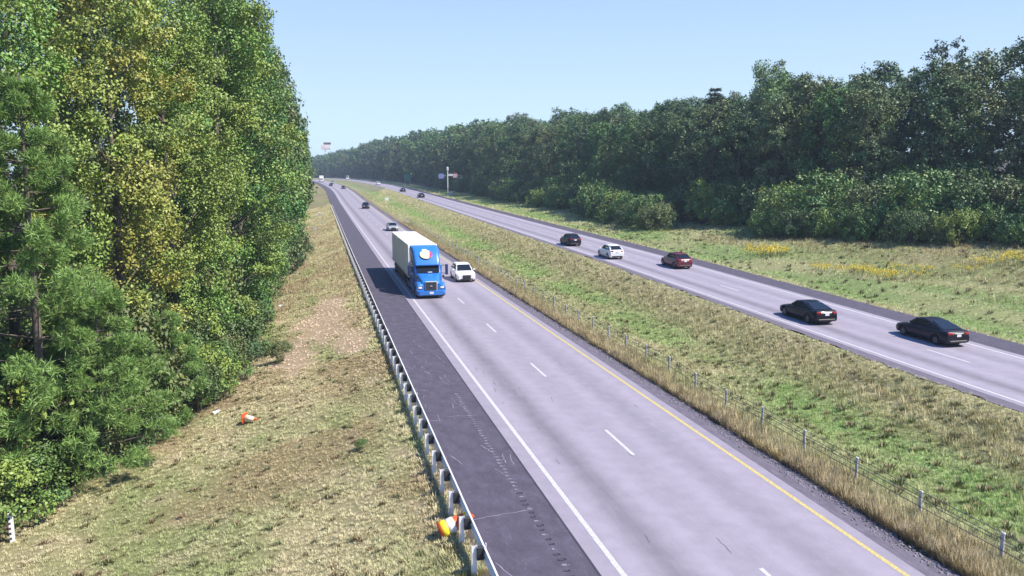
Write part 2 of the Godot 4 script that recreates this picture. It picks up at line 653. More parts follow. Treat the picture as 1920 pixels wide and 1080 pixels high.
func leaf_mesh(A: Array) -> ArrayMesh:
	var ar := []
	ar.resize(Mesh.ARRAY_MAX)
	ar[Mesh.ARRAY_VERTEX] = A[0]
	ar[Mesh.ARRAY_NORMAL] = A[1]
	ar[Mesh.ARRAY_COLOR] = A[2]
	ar[Mesh.ARRAY_INDEX] = A[3]
	var am := ArrayMesh.new()
	am.add_surface_from_arrays(Mesh.PRIMITIVE_TRIANGLES, ar)
	return am

func rand_dir() -> Vector3:
	var z := rng.randf_range(-1, 1)
	var a := rng.randf_range(0, TAU)
	var r := sqrt(1.0 - z * z)
	return Vector3(r * cos(a), z, r * sin(a))

func cluster(A: Array, c: Vector3, r: float, n: int, size: float, outward: Vector3, tone: Color) -> void:
	for i in n:
		var q := rand_dir()
		var p := c + q * r * pow(rng.randf(), 0.45)
		var nn := (outward * 0.5 + Vector3.UP * 0.45 + rand_dir() * 0.85).normalized()
		var dd := nn.cross(rand_dir()).normalized()
		if dd.length_squared() < 0.5:
			continue
		dd = (dd + Vector3(0, -0.35, 0)).normalized()
		var v := rng.randf_range(0.65, 1.25)
		var col := Color(tone.r * v * rng.randf_range(0.9, 1.15), tone.g * v, tone.b * v * rng.randf_range(0.8, 1.2))
		add_leaf(A, p, nn, dd, size * rng.randf_range(0.7, 1.25), size * rng.randf_range(0.5, 0.85), col)

# a broadleaf tree of unit kind: returns [trunk mesh, crown mesh]; ht total height, hb lowest leaves, rad crown radius
func broadleaf(sd: int, ht: float, hb: float, rad: float, lobes: int, subs: int, per: int, size: float, limbs := 24) -> Array:
	rng.seed = sd
	var A := leaf_arrays()
	var s := begin()
	var lean := Vector3(rng.randf_range(-0.6, 0.6), 0, rng.randf_range(-0.6, 0.6))
	var tp := []
	var tr := []
	for i in 7:
		var t := i / 6.0
		tp.append(Vector3(0, -0.5 + (ht * 0.9 + 0.5) * t, 0) + lean * t * t + Vector3(rng.randf_range(-0.12, 0.12), 0, rng.randf_range(-0.12, 0.12)) * t)
		tr.append(lerpf(ht * 0.013 + 0.06, 0.03, pow(t, 0.8)))
	tube(s, tp, tr, 8)
	for i in lobes:
		var f := (i + rng.randf()) / lobes
		var y := lerpf(hb, ht - rad * 0.25, pow(f, 0.85))
		var shape := pow(maxf(0.02, sin(PI * clampf(0.16 + 0.8 * (y - hb) / (ht - hb), 0.0, 1.0))), 0.65)
		var a := i * 2.4 + rng.randf_range(-0.5, 0.5)
		var rr := rad * shape * sqrt(rng.randf_range(0.2, 1.0)) * rng.randf_range(0.8, 1.12)
		var c := Vector3(cos(a) * rr, y, sin(a) * rr) + lean * pow(y / ht, 2.0)
		var lr := rad * rng.randf_range(0.2, 0.38)
		var tone_v := rng.randf_range(0.78, 1.22)
		var tone := Color(tone_v * rng.randf_range(0.68, 1.14), tone_v, tone_v * rng.randf_range(0.8, 1.15))
		if i < limbs or i % 3 == 0:
			var base_y := maxf(hb * 0.5, y - rr * 0.75 - 0.5)
			var t := clampf(base_y / (ht * 0.9), 0.0, 1.0)
			var b := Vector3(0, base_y, 0) + lean * t * t
			var midp := b.lerp(c, 0.55) + Vector3(0, 0.25, 0)
			tube(s, [b, midp, c], [0.035 + 0.035 * rad / 4.0, 0.03, 0.012], 5, false)
			for q in 3:
				tube(s, [midp.lerp(c, 0.3 + 0.2 * q), c + rand_dir() * lr * 0.8], [0.018, 0.006], 4, false)
		for j in subs:
			var q := rand_dir()
			q.y = q.y * 0.8 + 0.12
			var cc := c + q * lr * rng.randf_range(0.55, 1.05)
			var outw := (cc - Vector3(lean.x, y - 0.8, lean.z)).normalized()
			cluster(A, cc, lr * rng.randf_range(0.28, 0.5), per, size, outw, tone)
	return [done(s), leaf_mesh(A)]

# a pine: straight trunk, whorls of boughs that end in tufts of long needles
func pine(sd: int, ht: float, hb: float, rad: float, whorls: int, tufts: int, blades: int, blade_len: float, blade_w: float, inner := 0.08) -> Array:
	rng.seed = sd
	var A := leaf_arrays()
	var s := begin()
	tube(s, [Vector3(0, -0.5, 0), Vector3(0, ht * 0.5, 0), Vector3(0.1, ht, 0)], [ht * 0.011 + 0.05, ht * 0.007 + 0.03, 0.02], 8)
	for w in whorls:
		var f := (w + rng.randf_range(0.0, 0.6)) / whorls
		var y := lerpf(hb, ht, f)
		var reach := rad * pow(1.0 - f * 0.93, 0.75) * rng.randf_range(0.75, 1.1)
		var n := 5
		for b in n:
			var a := TAU * (b + rng.randf_range(-0.3, 0.3)) / n + w * 1.1
			var out := Vector3(cos(a), 0, sin(a))
			var tip := Vector3(0, y, 0) + out * reach + Vector3(0, reach * rng.randf_range(0.0, 0.35), 0)
			var root := Vector3(0, y, 0)
			tube(s, [root, root.lerp(tip, 0.6) - Vector3(0, 0.06, 0), tip], [0.035, 0.022, 0.01], 4, false)
			var tv := rng.randf_range(0.75, 1.25)
			for k in tufts:
				var t := sqrt(rng.randf_range(inner, 1.0))
				var p := root.lerp(tip, t) + rand_dir() * (0.12 + 0.2 * reach * 0.5)
				for q in blades:
					var dir := (rand_dir() * 0.9 + out * 0.5 + Vector3(0, 0.45, 0)).normalized()
					var nn := dir.cross(rand_dir()).normalized()
					if nn.length_squared() < 0.5:
						continue
					var v := tv * rng.randf_range(0.7, 1.3)
					add_leaf(A, p, nn, dir, blade_len * rng.randf_range(0.7, 1.2), blade_w, Color(v * rng.randf_range(0.85, 1.2), v, v * 0.95))
	return [done(s), leaf_mesh(A)]

func bush(sd: int, ht: float, rad: float, lobes: int, subs: int, per: int, size: float) -> Array:
	rng.seed = sd
	var A := leaf_arrays()
	var s := begin()
	for i in lobes:
		var a := i * 2.4 + rng.randf()
		var f := rng.randf()
		var y := ht * (0.12 + 0.75 * f)
		var rr := rad * sqrt(rng.randf_range(0.05, 1.0)) * sqrt(maxf(0.1, 1.0 - f * f * 0.85))
		var c := Vector3(cos(a) * rr, y, sin(a) * rr)
		var lr := rad * rng.randf_range(0.25, 0.42)
		tube(s, [Vector3(cos(a) * 0.2, -0.2, sin(a) * 0.2), c * 0.6, c], [0.03, 0.02, 0.008], 4, false)
		var tv := rng.randf_range(0.75, 1.25)
		var tone := Color(tv * rng.randf_range(0.85, 1.2), tv, tv * rng.randf_range(0.75, 1.1))
		for j in subs:
			var q := rand_dir()
			q.y = q.y * 0.8 + 0.15
			var cc := c + q * lr
			cluster(A, cc, lr * 0.45, per, size, (cc - Vector3(0, ht * 0.3, 0)).normalized(), tone)
	return [done(s), leaf_mesh(A)]

func put_plant(called: String, kit: Array, crown_mat: String, label: String, category: String, pos: Vector3, scl: Vector3, turn: float, group: String, crown_name := "crown", stem_name := "trunk") -> Node3D:
	var t := thing(called, label, category, pos, turn, group)
	t.scale = scl
	part(stem_name, kit[0], mats["bark"], t)
	var c := part(crown_name, kit[1], mats[crown_mat], t)
	c.set_meta("kind", "stuff")
	return t

# elevation of the far wood's tops against the sky, by bearing from the road's direction (degrees)
func skyline(bearing: float) -> float:
	return curve([[-3.0, 1.1], [0.5, 1.15], [3.8, 2.1], [7.0, 2.85], [9.5, 3.2], [13.5, 3.95], [17.5, 4.2], [20.6, 4.55], [24.5, 4.95], [29.7, 5.75], [35.0, 6.6], [41.0, 7.1], [46.0, 7.8], [60.0, 8.6]], bearing)

func size_word(v: float, lo: float, hi: float) -> String:
	return "short " if v < lo else ("tall " if v > hi else "")

func landmark(bearing: float) -> String:
	for k in [[2.5, "where the road crests"], [6.5, "beyond the green sign"], [9.5, "behind the white pole with sign panels"], [14.0, "past the sign pole"], [18.5, "beyond the dark crossover"], [22.0, "beyond the white crossover"], [26.0, "beyond the red crossover"], [29.0, "left of the brightest yellow flowers"], [32.0, "above the brightest yellow flowers"], [34.5, "above the sparse yellow flowers"], [37.5, "beyond the black coupe"], [40.0, "between coupe and charcoal sedan"], [42.5, "beyond the charcoal sedan"], [44.5, "just past the charcoal sedan"]]:
		if bearing < k[0]:
			return k[1]
	return "at the wide near end"

func build_woods() -> void:
	# near kits (fine leaves), middle and far kits (coarser); each is shared by many trees
	var near := []
	for i in 4:
		near.append(broadleaf(100 + i, 24.0, 1.8, 4.3, 58, 17, 50, 0.172))
	var pine_a := pine(120, 17.3, 1.0, 4.3, 22, 54, 13, 0.32, 0.032, 0.35)
	var pine_b := pine(121, 8.3, 0.9, 3.2, 10, 62, 15, 0.28, 0.03, 0.5)
	var mid := []
	for i in 5:
		mid.append(broadleaf(140 + i, 22.0, 0.6, 4.7, 60, 12, 22, 0.34, 12))
	var mid_pine := [pine(150, 24.0, 10.0, 3.4, 18, 11, 9, 0.42, 0.07), broadleaf(151, 24.0, 16.5, 3.4, 15, 7, 12, 0.36, 15)]
	var far := []
	for i in 4:
		far.append(broadleaf(160 + i, 22.0, 0.3, 5.2, 42, 9, 10, 0.7, 6))
	rng.seed = 99
	# ---- wood beside the guardrail: named trees at its near end
	var L := [
		[-17.0, 30.0, 3, "leaf_lime", 0.95, "tall light green broadleaf tree at the end of the near wood nearest the marker post"],
		[-13.6, 40.5, 0, "leaf_lime", 0.98, "light green broadleaf tree standing directly behind the tall pine in the near wood"],
		[-19.0, 41.0, 2, "leaf_lime", 1.05, "lime-green broadleaf tree deep behind the tall pine in the near wood"],
		[-10.6, 47.5, 1, "leaf_yellow", 1.02, "golden yellow broadleaf tree, most autumnal of the near wood, behind the young pine"],
		[-15.0, 50.0, 3, "leaf_olive", 1.08, "olive broadleaf tree in the second row behind the golden yellow tree"],
		[-9.0, 54.5, 2, "leaf_lime", 1.0, "lime and yellow mottled broadleaf tree between the golden tree and the first green tree"],
		[-7.0, 61.0, 0, "leaf_lime", 1.16, "bright green broadleaf tree overhanging the bare soil bank, its crown against the sky"],
		[-13.0, 62.0, 1, "leaf_green", 1.1, "tall green broadleaf tree in the second row above the bare soil bank"],
		[-7.1, 67.5, 3, "leaf_green", 1.15, "mid-green broadleaf tree just past the bare soil bank"],
		[-7.2, 74.0, 1, "leaf_green", 1.16, "fresh green broadleaf tree of the near wood level with the lorry's front"],
		[-7.1, 80.5, 2, "leaf_green", 1.14, "green broadleaf tree of the near wood level with the lorry's trailer"],
		[-7.2, 87.0, 0, "leaf_olive", 1.13, "olive broadleaf tree of the near wood level with the lorry's tail"],
	]
	for t in L:
		put_plant("broadleaf_tree", near[t[2]], t[3], t[5], "tree", at(t[0], t[1]), Vector3.ONE * t[4], rng.randf() * TAU, "trees of the wood beside the guardrail")
	put_plant("pine_tree", pine_a, "needle", "tall long-needled pine at the edge of the near wood, above the marker post", "tree", at(-11.6, 37.0), Vector3.ONE, 0.4, "trees of the wood beside the guardrail")
	put_plant("pine_tree", pine_b, "needle", "short bushy young pine in front of the near wood, closest pine to the fallen cone", "tree", at(-9.5, 37.6), Vector3.ONE, 1.3, "trees of the wood beside the guardrail")
	put_plant("pine_tree", pine_b, "needle", "smallest young pine, low behind the bushes beside the bushy pine", "tree", at(-7.9, 44.0), Vector3.ONE * 0.72, 2.9, "trees of the wood beside the guardrail")
	var tints := ["leaf_green", "leaf_olive", "leaf_green", "leaf_lime", "leaf_dark", "leaf_olive"]
	var words := {"leaf_green": "mid-green", "leaf_olive": "olive", "leaf_lime": "light green", "leaf_dark": "dark green", "leaf_russet": "russet-tinged", "leaf_pale": "pale green", "leaf_yellow": "yellowing"}
	var d := 93.5
	var i := 0
	while d < 700.0:
		var e := curve(EDGE_L, d)
		var tint: String = tints[(i * 5 + i / 3) % 6]
		var sc := rng.randf_range(0.95, 1.12)
		var kit: Array = mid[i % 5] if d < 330.0 else far[i % 4]
		var where := ("just past the lorry" if d < 115.0 else ("before the low white marker" if d < 150.0 else ("by the tall sign back" if d < 185.0 else ("past the tall sign back" if d < 260.0 else ("before the guardrail ends" if d < 330.0 else ("level with the distant dark cars" if d < 480.0 else "near the far crest"))))))
		put_plant("broadleaf_tree", kit, tint, "%s tree in the near wood's edge row, %s" % [size_word(sc, 1.0, 1.08) + words[tint], where], "tree", at(e - 0.9 + rng.randf_range(-0.7, 0.7), d), Vector3(sc * 0.92, sc * rng.randf_range(1.04, 1.22), sc * 0.92), rng.randf() * TAU, "edge row of the wood beside the guardrail")
		if i % 2 == 0 and d < 330.0:
			put_plant("broadleaf_tree", mid[(i + 2) % 5], tints[(i + 2) % 6], "%s tree in the near wood's second row, %s" % [size_word(sc, 1.0, 1.08) + words[tints[(i + 2) % 6]], where], "tree", at(e - 8.5 + rng.randf_range(-1, 1), d + 3.0), Vector3.ONE * (sc * 1.12), rng.randf() * TAU, "second row of the wood beside the guardrail")
		d += 6.0 if d < 160.0 else (9.0 if d < 330.0 else 15.0)
		i += 1
	# ---- wood beyond the opposite carriageway: rows whose tops make the skyline
	var rt := ["leaf_dark", "leaf_dark", "leaf_olive", "leaf_dark", "leaf_green", "leaf_dark", "leaf_olive", "leaf_green"]
	i = 0
	for row in 4:
		d = 30.0 + row * 4.0
		while d < 860.0:
			var u := curve(EDGE_R, d) + 2.0 + row * 7.0 + rng.randf_range(-1.5, 1.5)
			var p := at(u, d)
			var b := rad_to_deg(atan2(p.x, d))
			var dist := Vector2(p.x, d).length()
			var top := CAM_H + dist * tan(deg_to_rad(skyline(b))) * (1.0 if row > 0 else 0.86) * rng.randf_range(0.85, 1.09)
			var ht := clampf(top - p.y, 13.0, 34.0)
			var kit: Array = mid[i % 5] if d < 300.0 else far[i % 4]
			var tint: String = rt[rng.randi() % 8]
			var wide := 1.0 if row == 0 else 1.2
			var name_row: String = ["front", "middle", "back", "rearmost"][row]
			if b < 52.0 and (row < 3 or d < 150.0):
				put_plant("broadleaf_tree", kit, tint, "%s broadleaf tree, far wood's %s row, %s" % [size_word(ht, 20.0, 25.0) + words[tint], name_row, landmark(b)], "tree", p, Vector3(wide * clampf(ht / 22.0, 0.85, 1.25), ht / 22.5, wide * clampf(ht / 22.0, 0.85, 1.25)), rng.randf() * TAU, "%s row of the far wood" % name_row)
			i += 1
			var step := 6.5 if d < 150.0 else (9.5 if d < 330.0 else 14.0)
			d += step * (1.0 if row == 0 else 1.25) * rng.randf_range(0.85, 1.15)
	var pp := at(70.0, 117.0)
	put_plant("poplar_tree", mid[1], "leaf_pale", "pale green feathery tree rising above the dark far wood, brightest on its skyline", "tree", pp, Vector3(0.9, 1.1, 0.9), 0.3, "far wood landmarks")
	pp = at(95.0, 109.5)
	put_plant("pine_tree", mid_pine[1], "needle_dark", "lone open-crowned pine standing above the skyline of the far wood", "tree", pp, Vector3(1.15, 1.04, 1.15), 0.9, "far wood landmarks")
	pp = at(66.0, 128.0)
	put_plant("pine_tree", mid_pine[0], "needle_dark", "dark pine on the skyline just before the pale feathery tree", "tree", pp, Vector3(1.4, 0.87, 1.4), 2.1, "far wood landmarks")

func build_shrubs() -> void:
	var kits := []
	for i in 3:
		kits.append(bush(200 + i, 3.2, 2.0, 20, 10, 24, 0.17))
	var coarse := []
	for i in 3:
		coarse.append(bush(210 + i, 4.2, 2.8, 26, 10, 26, 0.22))
	rng.seed = 222
	var tints := ["leaf_green", "leaf_dark", "leaf_olive", "leaf_green", "leaf_lime", "leaf_russet"]
	var words := {"leaf_green": "green", "leaf_olive": "olive", "leaf_lime": "light green", "leaf_dark": "dark green", "leaf_russet": "reddish brown"}
	var d := 27.0
	var i := 0
	while d < 190.0:
		var e := curve(EDGE_L, d)
		var where := "beside the marker post" if d < 33.0 else ("under the pines" if d < 42.0 else ("by the fallen cone" if d < 50.0 else ("above the bare soil bank" if d < 72.0 else ("level with the lorry" if d < 95.0 else "past the lorry"))))
		for k in (3 if d < 60.0 else 2):
			var tint: String = tints[(i * 5 + k * 2) % 6]
			if tint == "leaf_russet" and d > 45.0:
				tint = "leaf_dark"
			var sc := rng.randf_range(0.65, 1.05) * (1.0 if k == 0 else 1.45)
			var u := e - 0.9 - k * 2.1 + rng.randf_range(-0.4, 0.4)
			put_plant("bush", kits[(i + k) % 3], tint, "%s %s bush at the near wood's foot, %s" % [["low", "tall", "tallest"][k], words[tint], where], "bush", at(u, d), Vector3(sc, sc * (1.0 + 0.35 * k), sc), rng.randf() * TAU, "bushes at the foot of the near wood", "foliage", "stems")
		d += 2.6 if d < 60.0 else 4.6
		i += 1
	# a few low shrubs on the open slope
	for s in [[-2.2, 111.0, 0.8, "leaf_dark", "lone dark green shrub on the slope between the near wood and the guardrail"], [-2.6, 52.5, 0.4, "leaf_olive", "small olive shrub at the wood side of the bare soil bank"], [1.4, 32.3, 0.13, "leaf_green", "tiny green weed on the grass slope beside the guardrail"]]:
		put_plant("shrub", kits[1], s[3], s[4], "shrub", at(s[0], s[1]), Vector3.ONE * s[2], 0.7, "", "foliage", "stems")
	# sunlit thicket in front of the far wood
	var list := []
	for k in range(-4, 20):
		list.append([59.5 + 0.9 * k + rng.randf_range(-1.5, 1.5), 87.0 - 2.0 * k + rng.randf_range(-1.5, 1.5), rng.randf_range(0.45, 1.15)])
		list.append([64.0 + 0.9 * k + rng.randf_range(-1.5, 1.5), 89.0 - 2.0 * k + rng.randf_range(-1.5, 1.5), rng.randf_range(0.7, 1.75)])
	for k in 9:
		list.append([49.0 + rng.randf_range(-0.5, 2.0), 113.0 + 4.2 * k, rng.randf_range(0.8, 1.45)])
	for k in 12:
		list.append([50.0 + rng.randf_range(-1.0, 2.0), 158.0 + 12.0 * k, rng.randf_range(0.8, 1.4)])
	var dd := 60.0
	while dd < 330.0:
		list.append([curve(EDGE_R, dd) - 2.0 + rng.randf_range(-1.0, 1.0), dd, rng.randf_range(0.95, 1.7)])
		dd += 5.0 if dd < 160.0 else 9.0
	for q in list:
		var p := at(q[0], q[1])
		var b := rad_to_deg(atan2(p.x, q[1]))
		var tint: String = ["leaf_green", "leaf_dark", "leaf_green", "leaf_lime", "leaf_dark", "leaf_green", "leaf_olive"][i % 7]
		put_plant("bush", coarse[i % 3], tint, "%s bush before the far wood, %s" % [size_word(q[2], 1.05, 1.45) + words[tint], landmark(b)], "bush", p, Vector3(q[2], q[2] * 1.1, q[2]), rng.randf() * TAU, "thicket before the far wood", "foliage", "stems")
		i += 1
	# goldenrod in flower on the verge
	var gold := mat("goldenrod_bloom", lin(0.68, 0.52, 0.04), 0.8)
	var stem := mat("goldenrod_stem", lin(0.14, 0.19, 0.06), 0.8)
	var gk := []
	for k in 2:
		gk.append(goldenrod(300 + k))
	rng.seed = 301
	var spots := [[47.2, 79.5, 1.3], [47.9, 78.2, 1.2], [46.6, 78.6, 1.2], [48.6, 79.4, 1.0], [46.0, 66.0, 0.8], [47.4, 63.2, 1.0], [48.4, 61.4, 1.0], [47.6, 60.0, 0.8], [49.5, 62.6, 0.7], [46.8, 67.8, 0.7], [50.6, 60.2, 0.8], [51.8, 63.5, 0.7], [48.8, 64.8, 0.8], [55.0, 59.0, 0.8], [63.2, 58.6, 1.0], [62.6, 60.6, 0.9], [58.2, 60.4, 1.0], [60.1, 59.6, 1.1], [61.6, 58.4, 0.9], [53.2, 62.0, 0.7]]
	for k in spots.size():
		var q: Array = spots[k]
		var lab := "bright yellow goldenrod in the solid patch on the far verge" if k < 4 else ("sparse yellow goldenrod in the thin patch above the black coupe" if q[0] < 54.0 else "yellow goldenrod before the thicket at the wide end of the verge")
		var t := thing("goldenrod_plant", lab, "flowering plant", at(q[0], q[1]), rng.randf() * TAU, "goldenrod on the far verge")
		t.scale = Vector3.ONE * q[2]
		var stp := part("stems", gk[k % 2][0], stem, t)
		stp.set_meta("kind", "stuff")
		var fl := part("flowers", gk[k % 2][1], gold, t)
		fl.set_meta("kind", "stuff")

func goldenrod(sd: int) -> Array:
	rng.seed = sd
	var A := leaf_arrays()
	var s := begin()
	for i in 30:
		var a := rng.randf() * TAU
		var r := 1.25 * sqrt(rng.randf())
		var foot := Vector3(cos(a) * r, 0, sin(a) * r)
		var tip := foot * 1.25 + Vector3(0, rng.randf_range(0.6, 1.05), 0)
		tube(s, [foot, tip], [0.012, 0.006], 3, false)
		for k in 15:
			var v := rng.randf_range(0.7, 1.2)
			var nn := (rand_dir() + Vector3.UP).normalized()
			add_leaf(A, tip + Vector3(rng.randf_range(-0.14, 0.14), rng.randf_range(-0.22, 0.08), rng.randf_range(-0.14, 0.14)), nn, nn.cross(rand_dir()).normalized(), 0.085, 0.07, Color(v, v, v))
	return [done(s), leaf_mesh(A)]

# ---- grass: tufts of blades scattered over the verges
func tuft(sd: int, blades: int, ht: float, spread: float, w: float) -> ArrayMesh:
	rng.seed = sd
	var A := leaf_arrays()
	for i in blades:
		var a := rng.randf() * TAU
		var out := Vector3(cos(a), 0, sin(a))
		var foot := out * spread * rng.randf()
		var dir := (Vector3.UP + out * rng.randf_range(0.1, 0.9)).normalized()
		var h := ht * rng.randf_range(0.5, 1.1)
		var nn := (dir.cross(out.cross(dir)) * -1.0 + Vector3.UP * 0.4).normalized()
		var v := rng.randf_range(0.75, 1.2)
		add_leaf(A, foot, nn, dir, h, w, Color(v, v, v))
	return leaf_mesh(A)

func scatter(called: String, mesh: ArrayMesh, pts: Array, label: String) -> void:
	var mm := MultiMesh.new()
	mm.transform_format = MultiMesh.TRANSFORM_3D
	mm.use_colors = true
	mm.mesh = mesh
	mm.instance_count = pts.size()
	var buf := PackedFloat32Array()
	buf.resize(pts.size() * 16)
	var o := 0
	for q in pts:
		var p: Vector3 = q[0]
		var sc: float = q[1]
		var sy: float = q[2]
		var c: Color = q[3]
		var a := rng.randf() * TAU
		var ca := cos(a) * sc
		var sa := sin(a) * sc
		buf[o] = ca; buf[o + 1] = 0.0; buf[o + 2] = sa; buf[o + 3] = p.x
		buf[o + 4] = 0.0; buf[o + 5] = sy; buf[o + 6] = 0.0; buf[o + 7] = p.y
		buf[o + 8] = -sa; buf[o + 9] = 0.0; buf[o + 10] = ca; buf[o + 11] = p.z
		buf[o + 12] = c.r; buf[o + 13] = c.g; buf[o + 14] = c.b; buf[o + 15] = 1.0
		o += 16
	mm.buffer = buf
	var n := MultiMeshInstance3D.new()
	n.name = numbered(called)
	n.multimesh = mm
	n.material_override = mats["grass_blade"]
	n.set_meta("kind", "stuff")
	n.set_meta("label", label)
	n.set_meta("category", "grass")
	add_child(n)

func build_grass() -> void:
	var low := tuft(400, 16, 0.13, 0.19, 0.014)
	var tall := tuft(401, 20, 0.46, 0.2, 0.014)
	rng.seed = 405
	var a := []
	# slope between the wood and the guardrail
	for i in 85000:
		var d := 20.0 + 230.0 * pow(rng.randf(), 2.6)
		var e := curve(EDGE_L, d) - 1.5
		var u := rng.randf_range(e, 3.95)
		if rng.randf() < soil_share(u, d) * 0.85:
			continue
		var c := ground_colour(u, d) * rng.randf_range(0.98, 1.3)
		var s := rng.randf_range(0.4, 1.05) * (1.0 + 0.7 * smoothstep(2.6, 3.6, u)) * (0.9 + d / 160.0)
		a.append([at(u, d, -0.01), s, s * rng.randf_range(0.5, 1.2), c])
	scatter("slope_grass", low, a, "dry straw-coloured grass on the slope between the guardrail and the near wood")
	a = []
	for i in 80000:
		var d := 15.0 + 330.0 * pow(rng.randf(), 2.6)
		var u := rng.randf_range(18.0, 28.55)
		var c := ground_colour(u, d) * rng.randf_range(1.12, 1.42)
		var s := rng.randf_range(0.45, 1.1) * (0.9 + d / 160.0)
		a.append([at(u, d, -0.01), s, s * rng.randf_range(0.6, 1.5), c])
	scatter("median_grass", low, a, "green and straw grass in the median between the two carriageways")
	a = []
	for i in 30000:
		var d := 15.0 + 150.0 * pow(rng.randf(), 1.7)
		var u := 16.4 + 2.1 * pow(rng.randf(), 1.4)
		if i % 9 == 0:
			u = rng.randf_range(24.5, 27.5)
		elif i % 11 == 0:
			u = rng.randf_range(18.0, 28.0)
		var c := ground_colour(u, d).lerp(Color(0.36, 0.29, 0.15), 0.35) * rng.randf_range(0.85, 1.4)
		var s := rng.randf_range(0.6, 1.25)
		a.append([at(u, d, -0.01), s, s * rng.randf_range(0.5, 1.15), c])
	scatter("tall_grass", tall, a, "tall rusty seeding grass along the cable barrier and the median's edges")
	a = []
	for i in 40000:
		var d := 28.0 + 300.0 * pow(rng.randf(), 2.0)
		var u := rng.randf_range(39.45, minf(curve(EDGE_R, d) - 2.0, 80.0))
		var c := ground_colour(u, d) * rng.randf_range(1.1, 1.4)
		var s := rng.randf_range(0.7, 1.5) * (0.9 + d / 200.0)
		a.append([at(u, d, -0.01), s, s * rng.randf_range(0.6, 1.5), c])
	scatter("verge_grass", low, a, "mown green grass on the verge before the far wood")
	a = []
	for i in 3500:
		var d := 45.0 + 55.0 * rng.randf()
		var e := curve(EDGE_R, d)
		var u := rng.randf_range(minf(48.0, e - 8.0), e - 3.0)
		var c := ground_colour(u, d).lerp(Color(0.42, 0.32, 0.18), 0.5) * rng.randf_range(0.65, 1.2)
		var s := rng.randf_range(0.9, 1.8)
		a.append([at(u, d, -0.01), s, s * rng.randf_range(0.5, 1.0), c])
	scatter("tall_grass", tall, a, "tall brown grass in front of the sunlit thicket")

func build_weeds() -> void:
	var dry := tuft(404, 16, 0.75, 0.3, 0.02)
	rng.seed = 408
	var w := []
	for i in 1500:
		var d := rng.randf_range(72.0, 135.0)
		var u := rng.randf_range(-4.2, 3.3)
		if noise_b.get_noise_2d(u * 0.7, d * 0.25) < -0.05:
			continue
		var c := Color(0.36, 0.285, 0.17) * rng.randf_range(0.75, 1.25)
		var s := rng.randf_range(0.5, 1.15)
		w.append([at(u, d, -0.01), s, s * rng.randf_range(0.5, 1.1), c])
	scatter("dry_weeds", dry, w, "soft brown dry weeds on the slope past the bare bank")
	var weed := tuft(402, 22, 0.24, 0.14, 0.05)
	rng.seed = 406
	var a := []
	for i in 1500:
		var d := 21.0 + 90.0 * pow(rng.randf(), 1.8)
		var u := rng.randf_range(curve(EDGE_L, d), 3.6)
		if soil_share(u, d) > 0.5:
			continue
		var c := Color(0.11, 0.14, 0.05).lerp(Color(0.2, 0.13, 0.07), rng.randf())
		var s := rng.randf_range(0.35, 1.0)
		a.append([at(u, d, -0.01), s, s * rng.randf_range(0.5, 1.2), c])
	for i in 2200:
		var d := 16.0 + 110.0 * pow(rng.randf(), 1.8)
		var u := rng.randf_range(18.4, 28.0)
		var c := Color(0.12, 0.16, 0.05).lerp(Color(0.24, 0.17, 0.1), rng.randf())
		var s := rng.randf_range(0.4, 1.2)
		a.append([at(u, d, -0.01), s, s * rng.randf_range(0.6, 1.5), c])
	for i in 1200:
		var d := 40.0 + 90.0 * rng.randf()
		var u := rng.randf_range(40.0, curve(EDGE_R, d) - 6.0)
		var c := Color(0.1, 0.15, 0.05).lerp(Color(0.24, 0.17, 0.1), rng.randf())
		var s := rng.randf_range(0.6, 1.6)
		a.append([at(u, d, -0.01), s, s * rng.randf_range(0.6, 1.5), c])
	var stone := begin()
	loft(stone, [PackedVector3Array([Vector3(0.03, 0, 0.01), Vector3(-0.01, 0, 0.035), Vector3(-0.035, 0, -0.01), Vector3(0.005, 0, -0.03)]), PackedVector3Array([Vector3(0.02, 0.025, 0.0), Vector3(0.0, 0.03, 0.02), Vector3(-0.02, 0.022, 0.0), Vector3(0.0, 0.026, -0.02)])])
	var pebble := done(stone)
	var b := []
	for i in 1900:
		var d := 15.5 + 60.0 * pow(rng.randf(), 1.6)
		var u := 16.2 + 0.5 * rng.randf_range(-1, 1) * rng.randf() - 0.15
		var v := rng.randf_range(0.09, 0.26)
		var s := rng.randf_range(0.4, 1.7)
		b.append([road_at(u, d, -0.006) if u < 16.1 else at(u, d, 0.0), s, s, Color(v, v * 0.92, v * 0.98)])
	for i in 1500:
		var d := rng.randf_range(44.0, 76.0)
		var u := rng.randf_range(-3.5, 3.6)
		if rng.randf() > soil_share(u, d):
			continue
		var v := rng.randf_range(0.4, 0.58)
		var s := rng.randf_range(0.8, 3.6)
		b.append([at(u, d, -0.01), s, s * 0.7, Color(v, v * 0.74, v * 0.55)])
	scatter("gravel", pebble, b, "loose gravel and soil clods at the pavement edge and on the bare bank")
	scatter("weeds", weed, a, "dark low weeds dotted through the dry grass")

